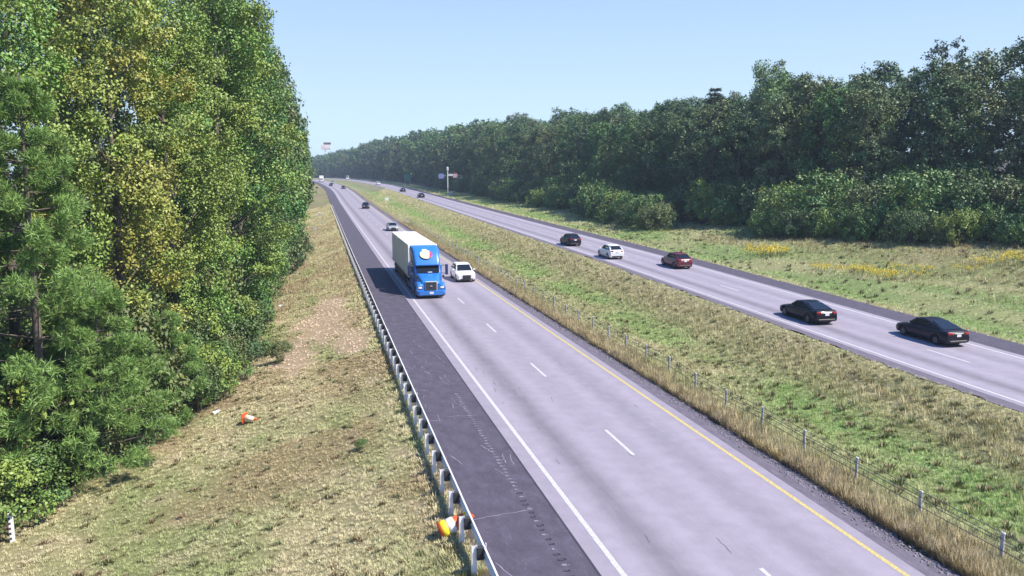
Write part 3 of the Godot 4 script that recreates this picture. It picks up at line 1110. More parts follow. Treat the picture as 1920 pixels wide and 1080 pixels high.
# ==================================================================== guardrail and cable barrier
func build_guardrail() -> void:
	var g := thing("guardrail", "galvanised W-beam guardrail on steel posts along the dark shoulder", "guardrail", Vector3.ZERO)
	# post: I section
	var s := begin()
	box(s, Vector3(0, 0.05, -0.072), Vector3(0.10, 1.46, 0.008))
	box(s, Vector3(0, 0.05, 0.072), Vector3(0.10, 1.46, 0.008))
	box(s, Vector3(0, 0.05, 0), Vector3(0.007, 1.46, 0.136))
	var turned := done(s)
	var post := turned
	var block := box_mesh(Vector3.ZERO, Vector3(0.19, 0.36, 0.15), 0.012)
	var bolt := box_mesh(Vector3.ZERO, Vector3(0.03, 0.035, 0.035), 0.008)
	var d := 14.2
	var i := 0
	while d < 235.0:
		var p := part("post", post, mats["zinc_post"], g)
		p.position = Vector3(3.74 - bend(d), curve(PROF_L, d), -d)
		p.rotation.y = PI / 2
		var b := part("blockout", block, mats["blockout"], g)
		b.position = Vector3(3.90 - bend(d), curve(PROF_L, d) + 0.56, -d)
		if d < 40.0:
			var bo := part("bolt", bolt, mats["galvanised"], g)
			bo.position = Vector3(3.675 - bend(d), curve(PROF_L, d) + 0.56, -d - 0.03)
		d += 1.905
		i += 1
	# rail: W profile swept in 3.81 m lengths that lap
	var w := [[0.0, 0.0], [0.012, 0.02], [0.07, 0.055], [0.08, 0.085], [0.07, 0.115], [0.012, 0.145], [0.0, 0.156], [0.012, 0.167], [0.07, 0.197], [0.08, 0.227], [0.07, 0.257], [0.012, 0.292], [0.0, 0.312]]
	d = 12.3
	i = 0
	while d < 234.0:
		var rs := begin()
		var lap := 0.004 * (i % 2)
		var rings := []
		for dd in [d - 0.12, d + 1.9, d + 3.81 + 0.12]:
			var r := PackedVector3Array()
			for q in w:
				r.append(Vector3(4.0 + lap + q[0] - bend(dd), curve(PROF_L, dd) + 0.405 + q[1], -dd))
			for q in range(w.size() - 1, -1, -1):
				r.append(Vector3(3.995 + lap + w[q][0] - bend(dd) , curve(PROF_L, dd) + 0.405 + w[q][1], -dd))
			rings.append(r)
		for k in 2:
			var ra: PackedVector3Array = rings[k]
			var rb: PackedVector3Array = rings[k + 1]
			for j in ra.size():
				var n := (j + 1) % ra.size()
				var outward := Vector3(-50, 0.5, -d) if j < 13 else Vector3(50, 0.5, -d)
				quad(rs, ra[j], ra[n], rb[n], rb[j], outward, 1 if j < 12 else 2)
		part("rail", done(rs), mats["galvanised"], g)
		d += 3.81
		i += 1
	# asphalt curb under the rail is only the ragged shoulder edge; low reflectors on every eighth post
	var refl := box_mesh(Vector3.ZERO, Vector3(0.02, 0.1, 0.08), 0.004)
	d = 14.2 + 1.905 * 3
	while d < 120.0:
		var q := part("reflector", refl, mats["white_plain"], g)
		q.position = Vector3(4.06 - bend(d), curve(PROF_L, d) + 0.77, -d)
		d += 1.905 * 8

func build_cable_barrier() -> void:
	var g := thing("cable_barrier", "four-strand cable barrier on slim steel posts in the median grass", "barrier", Vector3.ZERO)
	var s := begin()
	box(s, Vector3(0, 0.35, 0), Vector3(0.012, 1.3, 0.09), 0.003)
	box(s, Vector3(0.03, 0.35, 0.042), Vector3(0.06, 1.3, 0.008), 0.002)
	box(s, Vector3(0.03, 0.35, -0.042), Vector3(0.06, 1.3, 0.008), 0.002)
	var post := done(s)
	var clip := box_mesh(Vector3.ZERO, Vector3(0.05, 0.05, 0.12), 0.008)
	var d := 14.2
	var tops := [0.94, 0.82, 0.66, 0.50]
	var spots := []
	while d < 175.0:
		var p := part("post", post, mats["galvanised_dull"], g)
		p.position = at(18.05, d)
		p.rotation = Vector3(rng.randf_range(-0.03, 0.03), 0.35, rng.randf_range(-0.03, 0.03))
		spots.append(p.position)
		if d < 60.0:
			var c := part("post_cap", clip, mats["white_plain"], g)
			c.position = p.position + Vector3(0.02, 0.97, 0)
		d += 3.12
	for k in 4:
		var pts := []
		var radii := []
		for i in spots.size():
			pts.append(spots[i] + Vector3(-0.03 if k % 2 else 0.07, tops[k], 0))
			radii.append(0.012)
		part("cable", tube_mesh(pts, radii, 5), mats["cable"], g)

# ==================================================================== signs
func build_signs() -> void:
	# white pole with panels beyond the opposite carriageway
	var o := at(42.3, 268.0)
	var t := thing("sign_pole", "white pole with a cap and white, blue and red sign panels before the dark wood", "sign pole", o, -0.16)
	var wp: Material = mats["white_plain"]
	part("pole", tube_mesh([Vector3(0, -0.3, 0), Vector3(0, 4.6, 0), Vector3(0, 8.6, 0)], [0.17, 0.16, 0.14], 10), wp, t)
	part("camera_head", box_mesh(Vector3(0, 8.9, 0.0), Vector3(0.62, 1.2, 0.5), 0.12), wp, t)
	part("cross_arm", box_mesh(Vector3(0.6, 6.6, -0.2), Vector3(7.6, 0.12, 0.12), 0.02), mats["galvanised"], t)
	part("sign_panel", box_mesh(Vector3(-2.1, 6.5, 0.06), Vector3(1.7, 1.6, 0.06), 0.01), mat("panel_blue", lin(0.22, 0.25, 0.5), 0.5), t)
	part("sign_panel", box_mesh(Vector3(1.0, 6.9, 0.06), Vector3(1.5, 0.6, 0.06), 0.01), wp, t)
	part("sign_panel", box_mesh(Vector3(1.0, 6.2, 0.06), Vector3(1.5, 0.5, 0.06), 0.01), mats["dark_trim"], t)
	part("sign_panel", box_mesh(Vector3(2.55, 6.6, 0.06), Vector3(1.4, 1.3, 0.06), 0.01), mat("panel_pink", lin(0.62, 0.4, 0.42), 0.5), t)
	part("sign_panel", box_mesh(Vector3(2.55, 7.5, 0.06), Vector3(1.2, 0.35, 0.06), 0.01), mat("panel_red", lin(0.3, 0.02, 0.03), 0.5), t)
	part("sign_panel", box_mesh(Vector3(4.4, 6.0, 0.06), Vector3(1.0, 0.35, 0.06), 0.01), mat("panel_grey", lin(0.3, 0.3, 0.34), 0.5), t)
	t = thing("control_cabinet", "grey metal roadside cabinet at the foot of the white sign pole", "cabinet", at(42.9, 264.0), -0.1)
	part("housing", box_mesh(Vector3(0, 0.75, 0), Vector3(1.1, 1.5, 0.8), 0.04), mats["galvanised"], t)
	part("roof", box_mesh(Vector3(0, 1.55, 0), Vector3(1.2, 0.09, 0.9), 0.03), mats["galvanised_dull"], t)
	part("door", box_mesh(Vector3(0, 0.78, 0.41), Vector3(0.9, 1.2, 0.03), 0.01), mats["galvanised_dull"], t)
	t = thing("delineator_post", "thin white delineator post in the grass before the sign pole", "post", at(40.6, 275.0), 0.0)
	part("shaft", box_mesh(Vector3(0, 0.6, 0), Vector3(0.14, 1.3, 0.06), 0.01), wp, t)
	part("reflector", box_mesh(Vector3(0, 1.1, 0.045), Vector3(0.1, 0.15, 0.02), 0.0), mats["lamp_clear"], t)
	# green guide sign further on
	t = thing("guide_sign", "green guide sign on two legs at the edge of the far wood", "road sign", at(43.5, 395.0), -0.1)
	part("sign_panel", box_mesh(Vector3(0, 4.0, 0.0), Vector3(3.6, 3.4, 0.08), 0.02), mat("panel_green", lin(0.02, 0.14, 0.11), 0.6), t)
	for x in [-1.2, 1.2]:
		part("leg", box_mesh(Vector3(x, 1.8, -0.12), Vector3(0.16, 4.2, 0.14), 0.02), mats["galvanised"], t)
	# small white sign on two legs in the median
	t = thing("median_sign", "small white sign on two thin legs in the median grass", "road sign", at(20.4, 247.0), 0.0)
	part("sign_panel", box_mesh(Vector3(0, 1.9, 0), Vector3(1.1, 0.9, 0.05), 0.02), wp, t)
	for x in [-0.35, 0.35]:
		part("leg", box_mesh(Vector3(x, 0.7, -0.06), Vector3(0.07, 1.7, 0.06), 0.01), mats["galvanised"], t)
	# sign backs by the near wood
	for q in [[0.4, 172.0, 2.4, "tall grey sign back on a post between the guardrail and the near wood"], [-0.6, 150.0, 1.2, "low white marker on a post at the edge of the near wood past the lorry"]]:
		t = thing("verge_sign", q[3], "road sign", at(q[0], q[1]), 0.1)
		part("post", box_mesh(Vector3(0, q[2] * 0.5 - 0.1, 0), Vector3(0.09, q[2] + 0.2, 0.08), 0.01), mats["galvanised"], t)
		part("sign_panel", box_mesh(Vector3(0, q[2], 0.07), Vector3(0.5, 0.6, 0.04), 0.02), mats["galvanised_dull"], t)
	# tall roadside sign over the trees at the end of the road
	var base := Vector3(10.8, 2.0, -890.0)
	t = thing("pole_sign", "tall pale pole sign with a dark band rising over the trees where the road ends", "sign", base, 0.0)
	part("pole", tube_mesh([Vector3(-1, 0, 0), Vector3(-1, 34, 0)], [0.5, 0.4], 8), wp, t)
	part("sign_box", box_mesh(Vector3(0, 34.0, 0.8), Vector3(9.6, 5.0, 0.9), 0.15), mat("panel_peach", lin(0.75, 0.55, 0.5), 0.6), t)
	part("sign_panel", box_mesh(Vector3(1.4, 38.1, 0.8), Vector3(7.6, 2.4, 0.9), 0.1), mat("panel_brown", lin(0.1, 0.06, 0.06), 0.6), t)
	part("sign_face", box_mesh(Vector3(1.6, 34.3, 1.3), Vector3(5.8, 2.5, 0.12), 0.02), wp, t)
	# white marker post with dark bands in the near grass
	t = thing("marker_post", "white marker post with dark bands on one face at the edge of the near bushes", "post", at(-11.1, 31.0), 0.35)
	part("shaft", box_mesh(Vector3(0, 0.45, 0), Vector3(0.17, 1.25, 0.14), 0.012), wp, t)
	for k in 5:
		part("band", box_mesh(Vector3(-0.045, 0.16 + 0.19 * k, 0.072), Vector3(0.075, 0.085, 0.012), 0.0), mat("band_purple", lin(0.05, 0.035, 0.06), 0.7), t)

# ==================================================================== vehicles
func wheel_meshes(r: float, w: float) -> Array:
	var s := begin()
	lathe_x(s, Vector3.ZERO, [[-w / 2, r * 0.62], [-w / 2, r * 0.9], [-w * 0.36, r], [w * 0.36, r], [w / 2, r * 0.9], [w / 2, r * 0.62]], 22)
	var tyre := done(s)
	s = begin()
	lathe_x(s, Vector3.ZERO, [[-w * 0.52, r * 0.6], [-w * 0.44, r * 0.5], [-w * 0.46, r * 0.16], [w * 0.46, r * 0.16], [w * 0.44, r * 0.5], [w * 0.52, r * 0.6]], 18)
	return [tyre, done(s)]

func add_wheel(t: Node3D, k: Array, p: Vector3, rim_mat: Material) -> void:
	var w := part("wheel", k[0], mats["tyre"], t)
	w.position = p
	part("rim", k[1], rim_mat, w)

func lerp_prof(t: Array, f: float) -> float:
	return curve(t, f)

# patch between four corners, pushed out from the body, with thickness
func patch(a: Vector3, b: Vector3, c: Vector3, d: Vector3, off: float) -> ArrayMesh:
	var n := (b - a).cross(d - a).normalized()
	var mid := (a + b + c + d) / 4.0
	if n.dot(mid - Vector3(0, mid.y - 0.3, 0)) < 0.0 and absf(n.y) < 0.95:
		n = -n
	if n.y < -0.2:
		n = -n
	var s := begin()
	var up := n * off
	quad(s, a + up, b + up, c + up, d + up, mid - n)
	for e in [[a, b], [b, c], [c, d], [d, a]]:
		quad(s, e[0] + up, e[1] + up, e[1] - up * 0.5, e[0] - up * 0.5, mid)
	return done(s)

func make_car(called: String, label: String, kind: String, pm: Material, u: float, d: float, oncoming: bool, group: String, detail := true, scl := 1.0) -> Node3D:
	var dims: Dictionary = {
		"sedan": {"L": 4.85, "W": 1.85, "H": 1.46, "belt": [[0, 0.60], [0.02, 0.70], [0.08, 0.78], [0.26, 0.93], [0.5, 0.97], [0.8, 1.0], [0.92, 1.03], [0.975, 1.0], [1, 0.78]], "g": [0.22, 0.41, 0.6, 0.9], "r": 0.33},
		"coupe": {"L": 4.8, "W": 1.88, "H": 1.40, "belt": [[0, 0.56], [0.02, 0.66], [0.08, 0.76], [0.28, 0.92], [0.5, 0.95], [0.8, 0.99], [0.93, 1.02], [0.975, 0.98], [1, 0.72]], "g": [0.28, 0.45, 0.62, 0.90], "r": 0.345},
		"suv": {"L": 4.65, "W": 1.88, "H": 1.68, "belt": [[0, 0.66], [0.02, 0.82], [0.08, 0.96], [0.25, 1.07], [0.5, 1.1], [0.85, 1.13], [0.96, 1.12], [0.985, 1.05], [1, 0.8]], "g": [0.22, 0.37, 0.84, 0.965], "r": 0.36},
		"crossover": {"L": 4.7, "W": 1.9, "H": 1.62, "belt": [[0, 0.62], [0.02, 0.74], [0.08, 0.85], [0.27, 1.0], [0.5, 1.05], [0.85, 1.12], [0.96, 1.12], [0.985, 1.05], [1, 0.8]], "g": [0.26, 0.44, 0.76, 0.965], "r": 0.36},
		"van": {"L": 5.9, "W": 2.05, "H": 2.6, "belt": [[0, 0.7], [0.02, 0.9], [0.08, 1.1], [0.2, 1.3], [0.5, 1.35], [0.95, 1.35], [1, 1.3]], "g": [0.17, 0.3, 0.97, 0.995], "r": 0.37},
	}[kind]
	var L: float = dims.L
	var W: float = dims.W
	var H: float = dims.H
	var r: float = dims.r
	var hw := W / 2.0
	var p := road_at(u, d, 0.004)
	# d is the end that faces the camera
	p = road_at(u, d + scl * L / 2.0, 0.004)
	var slope := atan2(road_at(u, d + L).y - road_at(u, d).y, L)
	var t := thing(called, label, "car", p, PI if oncoming else 0.0, group)
	t.rotation.x = -slope if oncoming else slope
	t.scale = Vector3.ONE * scl
	var rim_mat: Material = mats["rim_dark"] if pm.resource_name in ["paint_black", "paint_charcoal", "paint_red"] else mats["rim"]
	var zf := L * 0.19
	var zr := L * 0.805
	# ---- body shell: rings along the length, lower edge cut by the wheel arches
	var s := begin()
	var rings := []
	var steps := 44 if detail else 22
	for i in steps + 1:
		var f := float(i) / steps
		f = clampf(f, 0.0, 1.0)
		var z := f * L
		var yb := lerp_prof(dims.belt, f)
		var taper := 1.0 - 0.2 * pow(clampf(1.0 - f / 0.13, 0.0, 1.0), 2.0) - 0.14 * pow(clampf((f - 0.9) / 0.1, 0.0, 1.0), 2.0)
		var w := hw * taper
		var yl := 0.21 + 0.1 * pow(clampf(1.0 - f / 0.05, 0.0, 1.0), 2.0) + 0.12 * pow(clampf((f - 0.95) / 0.05, 0.0, 1.0), 2.0)
		var arch := r + 0.055
		for zc in [zf, zr]:
			if absf(z - zc) < arch:
				yl = maxf(yl, r + sqrt(arch * arch - (z - zc) * (z - zc)) - 0.02)
		var ym := maxf(yl + 0.03, 0.55 * yb + 0.1)
		var ring := PackedVector3Array()
		var half := [Vector2(w * 0.7, yl), Vector2(w * 0.955, yl + 0.012), Vector2(w * 0.99, lerpf(yl, ym, 0.5)), Vector2(w, ym), Vector2(w * 0.985, lerpf(ym, yb, 0.55)), Vector2(w * 0.93, yb - 0.035), Vector2(w * 0.84, yb), Vector2(w * 0.45, yb + 0.022)]
		for q in half:
			ring.append(Vector3(q.x, q.y, z - L / 2.0))
		for q in range(half.size() - 1, -1, -1):
			ring.append(Vector3(-half[q].x, half[q].y, z - L / 2.0))
		rings.append(ring)
	loft(s, rings, true, true)
	part("body", done(s), pm, t)
	part("underbody", box_mesh(Vector3(0, 0.38, 0), Vector3(W * 0.74, 0.34, L * 0.9), 0.05), mats["dark_trim"], t)
	# ---- cabin
	var g: Array = dims.g
	var z0: float = g[0] * L - L / 2.0
	var z1: float = g[1] * L - L / 2.0
	var z2: float = g[2] * L - L / 2.0
	var z3: float = g[3] * L - L / 2.0
	var y0 := lerp_prof(dims.belt, g[0]) - 0.02
	var y3 := lerp_prof(dims.belt, g[3]) - 0.02
	var wb := hw * 0.90
	var wr := hw * (0.70 if kind != "van" else 0.84)
	var cr := []
	for q in [[0.0, 0.0], [0.5, 0.4], [0.86, 0.9], [0.97, 1.0], [1.0, 1.12]]:
		var e: float = q[1]
		var y_f := lerpf(y0, H - 0.02, q[0])
		var y_r := lerpf(y3, H - 0.04, q[0])
		var k := minf(e, 1.0)
		var inset := 0.12 if e > 1.05 else 0.0
		var ww := lerpf(wb, wr, k) - inset
		var za := lerpf(z0, z1, k) + inset
		var zb := lerpf(z3, z2, k) - inset
		if e > 1.05:
			y_f = H
			y_r = H - 0.015
		var rg := PackedVector3Array()
		var nn := 5
		for j in nn + 1:
			var ft := float(j) / nn
			var sx := lerpf(-1.0, 1.0, ft)
			rg.append(Vector3(ww * 0.93 * sx, y_f, za - 0.025 * (1.0 - sx * sx) * (1.0 - inset * 4.0)))
		for j in nn + 1:
			var ft := float(j) / nn
			rg.append(Vector3(ww * (1.0 if j > 0 and j < nn else 0.97), lerpf(y_f, y_r, ft) + 0.035 * sin(PI * ft) * q[0], lerpf(za + 0.06, zb - 0.06, ft)))
		for j in nn + 1:
			var ft := float(j) / nn
			var sx := lerpf(1.0, -1.0, ft)
			rg.append(Vector3(ww * 0.93 * sx, y_r, zb + 0.02 * (1.0 - sx * sx) * (1.0 - inset * 4.0)))
		for j in nn + 1:
			var ft := float(j) / nn
			rg.append(Vector3(-ww * (1.0 if j > 0 and j < nn else 0.97), lerpf(y_r, y_f, ft) + 0.035 * sin(PI * ft) * q[0], lerpf(zb - 0.06, za + 0.06, ft)))
		cr.append(rg)
	s = begin()
	loft(s, cr, true, true)
	part("cabin", done(s), pm, t)
	var gl: Material = mats["glass_dark"]
	var pick := func(fy: float, fx: float, front: bool) -> Vector3:
		var y := lerpf(y0 if front else y3, H, fy)
		var z := lerpf(z0, z1, fy) - 0.07 if front else lerpf(z3, z2, fy) + 0.05
		return Vector3(lerpf(wb, wr, fy) * fx, y, z)
	part("windshield", patch(pick.call(0.08, -0.86, true), pick.call(0.08, 0.86, true), pick.call(0.86, 0.86, true), pick.call(0.86, -0.86, true), 0.025), gl, t)
	part("rear_window", patch(pick.call(0.1, -0.82, false), pick.call(0.1, 0.82, false), pick.call(0.86, 0.8, false), pick.call(0.86, -0.8, false), 0.025), gl, t)
	var zm := lerpf(z0, z3, 0.52)
	for sx in [-1.0, 1.0]:
		var side := func(fy: float, z: float) -> Vector3:
			return Vector3(sx * (lerpf(wb, wr, fy) + 0.004), lerpf((y0 + y3) / 2.0, H, fy), z)
		part("side_window", patch(side.call(0.1, z0 + 0.28), side.call(0.1, zm - 0.05), side.call(0.82, zm - 0.05), side.call(0.82, lerpf(z0, z1, 0.82) + 0.14), 0.012), gl, t)
		part("side_window", patch(side.call(0.1, zm + 0.05), side.call(0.1, z3 - 0.32), side.call(0.82, lerpf(z3, z2, 0.82) - 0.18), side.call(0.82, zm + 0.05), 0.012), gl, t)
		part("mirror", box_mesh(Vector3(sx * (hw + 0.08), y0 + 0.1, z0 + 0.42), Vector3(0.2, 0.14, 0.1), 0.03), pm, t)
	# ---- lamps, plate, trim
	var zfr := -L / 2.0
	var zrr := L / 2.0
	var rear_y: float = 0.86 if not kind in ["suv", "crossover"] else 0.98
	for sx in [-1.0, 1.0]:
		var hl := part("headlight", box_mesh(Vector3.ZERO, Vector3(0.4, 0.15, 0.2), 0.05), mats["lamp_clear"], t)
		hl.position = Vector3(sx * hw * 0.62, lerp_prof(dims.belt, 0.03) - 0.1, zfr + 0.12)
		hl.rotation.y = -sx * 0.35
		var tl := part("taillight", box_mesh(Vector3.ZERO, Vector3(0.36, 0.17, 0.16), 0.05), mats["lamp_red"], t)
		tl.position = Vector3(sx * hw * 0.66, rear_y, zrr - 0.09)
		tl.rotation.y = sx * 0.3
		for zc in [zf, zr]:
			add_wheel(t, wheel_meshes(r, 0.23), Vector3(sx * (hw - 0.12), r, zc - L / 2.0), rim_mat)
	part("grille", box_mesh(Vector3(0, 0.52, zfr + 0.03), Vector3(W * 0.44, 0.4 if kind == "crossover" else 0.26, 0.1), 0.06), mats["dark_trim"], t)
	part("bumper_intake", box_mesh(Vector3(0, 0.33, zfr + 0.05), Vector3(W * 0.66, 0.14, 0.1), 0.03), mats["dark_trim"], t)
	part("license_plate", box_mesh(Vector3(0, rear_y - 0.1, zrr + 0.012), Vector3(0.32, 0.16, 0.02), 0.004), mats["plate"], t)
	part("trunk_trim", box_mesh(Vector3(0, rear_y + 0.02, zrr - 0.0), Vector3(0.62, 0.04, 0.03), 0.008), mats["chrome"], t)
	part("rear_bumper", box_mesh(Vector3(0, 0.36, zrr - 0.02), Vector3(W * 0.7, 0.16, 0.1), 0.04), mats["dark_trim"], t)
	if kind in ["suv", "crossover"] and detail:
		part("spoiler", box_mesh(Vector3(0, H - 0.06, z2 + 0.16), Vector3(W * 0.66, 0.05, 0.3), 0.02), pm, t)
	return t

func build_vehicles() -> void:
	build_truck()
	var ga := "cars coming towards the camera"
	var gb := "cars driving away from the camera"
	var white := paint("paint_white", lin(0.72, 0.72, 0.72))
	var silver := paint("paint_silver", lin(0.3, 0.31, 0.34))
	var black := paint("paint_black", lin(0.008, 0.008, 0.013))
	var charcoal := paint("paint_charcoal", lin(0.014, 0.013, 0.021))
	for m in [black, charcoal]:
		m.metallic_specular = 0.25
		m.clearcoat = 0.25
	var red := paint("paint_red", lin(0.11, 0.007, 0.013))
	make_car("crossover", "white car with a dark grille driving beside the blue lorry", "crossover", white, 13.8, 76.3, true, ga)
	make_car("sedan", "silver car half hidden behind the lorry's white trailer", "sedan", silver, 12.95, 144.0, true, ga)
	make_car("crossover", "dark car alone on the near carriageway beyond the silver car", "suv", black, 12.9, 224.0, true, ga)
	make_car("sedan", "small dark car, first of the distant ones on the near carriageway", "sedan", charcoal, 13.0, 392.0, true, ga, false)
	make_car("sedan", "distant dark car just before the far white lorry", "sedan", black, 9.4, 433.0, true, ga, false)
	make_car("sedan", "distant silver car in the lane beside the far white lorry", "sedan", silver, 13.0, 470.0, true, ga, false)
	make_car("sedan", "charcoal four-door sedan, nearest vehicle on the far carriageway", "sedan", charcoal, 35.3, 38.0, false, gb, true, 0.9)
	make_car("coupe", "black coupe on the far carriageway behind the nearest charcoal sedan's lane", "coupe", black, 31.75, 45.2, false, gb, true, 0.92)
	make_car("crossover", "dark red crossover seen from behind on the far carriageway", "crossover", red, 34.7, 72.2, false, gb, true, 0.9)
	make_car("crossover", "white crossover driving away ahead of the red one", "crossover", white, 31.0, 81.0, false, gb, true, 0.9)
	make_car("crossover", "dark crossover driving away ahead of the white crossover", "crossover", charcoal, 31.0, 95.5, false, gb, true, 0.9)
	make_car("sedan", "dark car driving away level with the white sign pole", "sedan", black, 31.3, 249.0, false, gb)
	make_car("sedan", "dark car driving away just past the white sign pole", "sedan", charcoal, 31.3, 304.0, false, gb, false)
	make_car("sedan", "distant white car driving away below the green guide sign", "suv", white, 31.3, 412.0, false, gb, false)
	make_car("van", "distant tall white van driving away over the rise", "van", white, 33.2, 566.0, false, gb, false)
	make_car("crossover", "distant red vehicle near the crest of the far carriageway", "suv", red, 33.0, 680.0, false, gb, false)
	far_lorry()

func far_lorry() -> void:
	var p := road_at(9.4, 505.0)
	var t := thing("box_lorry", "distant white box lorry coming down the near carriageway", "truck", p, PI)
	var wp: Material = mats["white_plain"]
	part("box", box_mesh(Vector3(0, 2.5, 3.5), Vector3(2.5, 2.9, 7.0), 0.06), wp, t)
	part("cab", box_mesh(Vector3(0, 1.6, -1.2), Vector3(2.2, 1.9, 2.0), 0.2), wp, t)
	part("windshield", box_mesh(Vector3(0, 2.0, -2.2), Vector3(1.9, 0.7, 0.06), 0.02), mats["glass_dark"], t)
	part("chassis", box_mesh(Vector3(0, 0.8, 2.5), Vector3(1.4, 0.4, 8.6), 0.05), mats["dark_trim"], t)
	var k := wheel_meshes(0.48, 0.3)
	for z in [-1.3, 4.8]:
		for sx in [-1.0, 1.0]:
			add_wheel(t, k, Vector3(sx * 1.0, 0.48, z), mats["rim"])

# section of the tractor: half width / height rings along z (front is -z, bumper at z = 0)
func ring_box(z: float, w: float, y0: float, y1: float, rd: float, top_w := 1.0) -> PackedVector3Array:
	var r := PackedVector3Array()
	r.append(Vector3(w, y0, z))
	r.append(Vector3(w, y1 - rd * 1.6, z))
	r.append(Vector3(lerpf(w, w * top_w, 0.5), y1 - rd * 0.55, z))
	r.append(Vector3(w * top_w - rd * 0.5, y1 - rd * 0.12, z))
	r.append(Vector3(w * top_w - rd * 1.3, y1, z))
	for i in range(4, -1, -1):
		r.append(Vector3(-r[i].x, r[i].y, z))
	return r

func build_truck() -> void:
	var blue := paint("paint_blue", lin(0.025, 0.165, 0.52))
	var navy := mat("trim_navy", lin(0.015, 0.03, 0.1), 0.5)
	var white := mat("trailer_white", lin(0.78, 0.79, 0.83), 0.5)
	var dark: Material = mats["dark_trim"]
	var chrome: Material = mats["chrome"]
	var t := thing("semi_truck", "blue tractor with a white box trailer and a round emblem on its roof fairing", "truck", road_at(9.1, 67.0, 0.004), PI)
	# local: front -z at 0, rear towards +z; after the half turn the front faces the camera
	var s := begin()
	# hood and fenders
	loft(s, [ring_box(0.18, 0.62, 0.75, 1.32, 0.12, 0.9), ring_box(0.3, 0.78, 0.7, 1.45, 0.16, 0.9), ring_box(0.9, 0.86, 0.7, 1.62, 0.2, 0.88), ring_box(1.75, 0.97, 0.7, 1.86, 0.2, 0.9), ring_box(1.95, 1.0, 0.7, 1.9, 0.18, 0.92)])
	part("hood", done(s), blue, t)
	for sx in [-1.0, 1.0]:
		s = begin()
		var fr := []
		for q in [[0.14, 0.62, 1.06], [0.24, 0.6, 1.18], [0.55, 0.62, 1.3], [0.95, 0.98, 1.34], [1.4, 1.02, 1.32], [1.85, 0.75, 1.22], [1.95, 0.7, 1.15]]:
			var rr := PackedVector3Array()
			for v in [Vector2(0.6, q[1]), Vector2(1.2, q[1]), Vector2(1.24, lerpf(q[1], q[2], 0.5)), Vector2(1.18, q[2] - 0.04), Vector2(1.05, q[2]), Vector2(0.6, q[2] + 0.08)]:
				rr.append(Vector3(v.x * sx, v.y, q[0]))
			fr.append(rr)
		loft(s, fr)
		part("fender", done(s), blue, t)
		var hl := part("headlight", box_mesh(Vector3(sx * 0.93, 0.93, 0.2), Vector3(0.4, 0.24, 0.2), 0.07), mats["lamp_clear"], t)
		part("lamp_bezel", box_mesh(Vector3(sx * 0.93, 0.93, 0.22), Vector3(0.48, 0.32, 0.2), 0.06), dark, hl)
	# grille with bars and surround
	var gr := part("grille", box_mesh(Vector3(0, 1.0, 0.14), Vector3(1.02, 0.94, 0.14), 0.05), mats["galvanised_dull"], t)
	for k in 7:
		part("grille_bar", box_mesh(Vector3(0, 0.66 + 0.115 * k, 0.055), Vector3(0.9, 0.035, 0.04), 0.008), dark, gr)
	part("grille_mesh", box_mesh(Vector3(0, 1.0, 0.085), Vector3(0.92, 0.84, 0.04), 0.01), mat("grille_grey", lin(0.09, 0.09, 0.1), 0.5), gr)
	part("badge", box_mesh(Vector3(0, 1.08, 0.035), Vector3(0.18, 0.14, 0.03), 0.02), chrome, gr)
	# bumper
	s = begin()
	loft(s, [ring_box(-0.06, 1.0, 0.32, 0.66, 0.06), ring_box(0.05, 1.18, 0.3, 0.68, 0.06), ring_box(0.5, 1.25, 0.32, 0.68, 0.06)])
	part("bumper", done(s), blue, t)
	part("lower_valance", box_mesh(Vector3(0, 0.3, 0.1), Vector3(2.2, 0.14, 0.3), 0.04), dark, t)
	part("license_plate", box_mesh(Vector3(0, 0.5, -0.07), Vector3(0.34, 0.18, 0.02), 0.004), mats["plate"], t)
	for sx in [-1.0, 1.0]:
		part("fog_lamp", box_mesh(Vector3(sx * 0.86, 0.5, 0.0), Vector3(0.26, 0.12, 0.06), 0.03), dark, t)
	# cab and sleeper
	s = begin()
	loft(s, [ring_box(1.9, 0.98, 0.75, 1.92, 0.1, 0.95), ring_box(2.0, 1.12, 0.7, 2.05, 0.12, 0.92), ring_box(2.62, 1.2, 0.7, 2.72, 0.14, 0.9), ring_box(3.4, 1.22, 0.7, 2.85, 0.14, 0.94), ring_box(5.15, 1.24, 0.7, 2.95, 0.14, 0.95)])
	part("cab", done(s), blue, t)
	# roof fairing
	s = begin()
	loft(s, [ring_box(2.36, 0.96, 2.52, 2.66, 0.06, 0.95), ring_box(2.5, 1.08, 2.5, 2.92, 0.14, 0.94), ring_box(2.85, 1.14, 2.5, 3.36, 0.2, 0.94), ring_box(3.3, 1.17, 2.5, 3.8, 0.22, 0.95), ring_box(3.75, 1.2, 2.5, 4.02, 0.2, 0.96), ring_box(5.1, 1.24, 2.5, 4.1, 0.16, 0.97)])
	part("roof_fairing", done(s), blue, t)
	part("sun_visor", box_mesh(Vector3(0, 2.64, 2.3), Vector3(2.12, 0.1, 0.42), 0.04), blue, t)
	# windshield, side glass
	part("windshield", patch(Vector3(-0.98, 1.98, 1.9), Vector3(0.98, 1.98, 1.9), Vector3(0.98, 2.6, 2.47), Vector3(-0.98, 2.6, 2.47), 0.03), mats["glass_dark"], t)
	part("windshield_paper", box_mesh(Vector3(-0.15, 2.03, 1.88), Vector3(0.36, 0.08, 0.02), 0.0), mats["white_plain"], t)
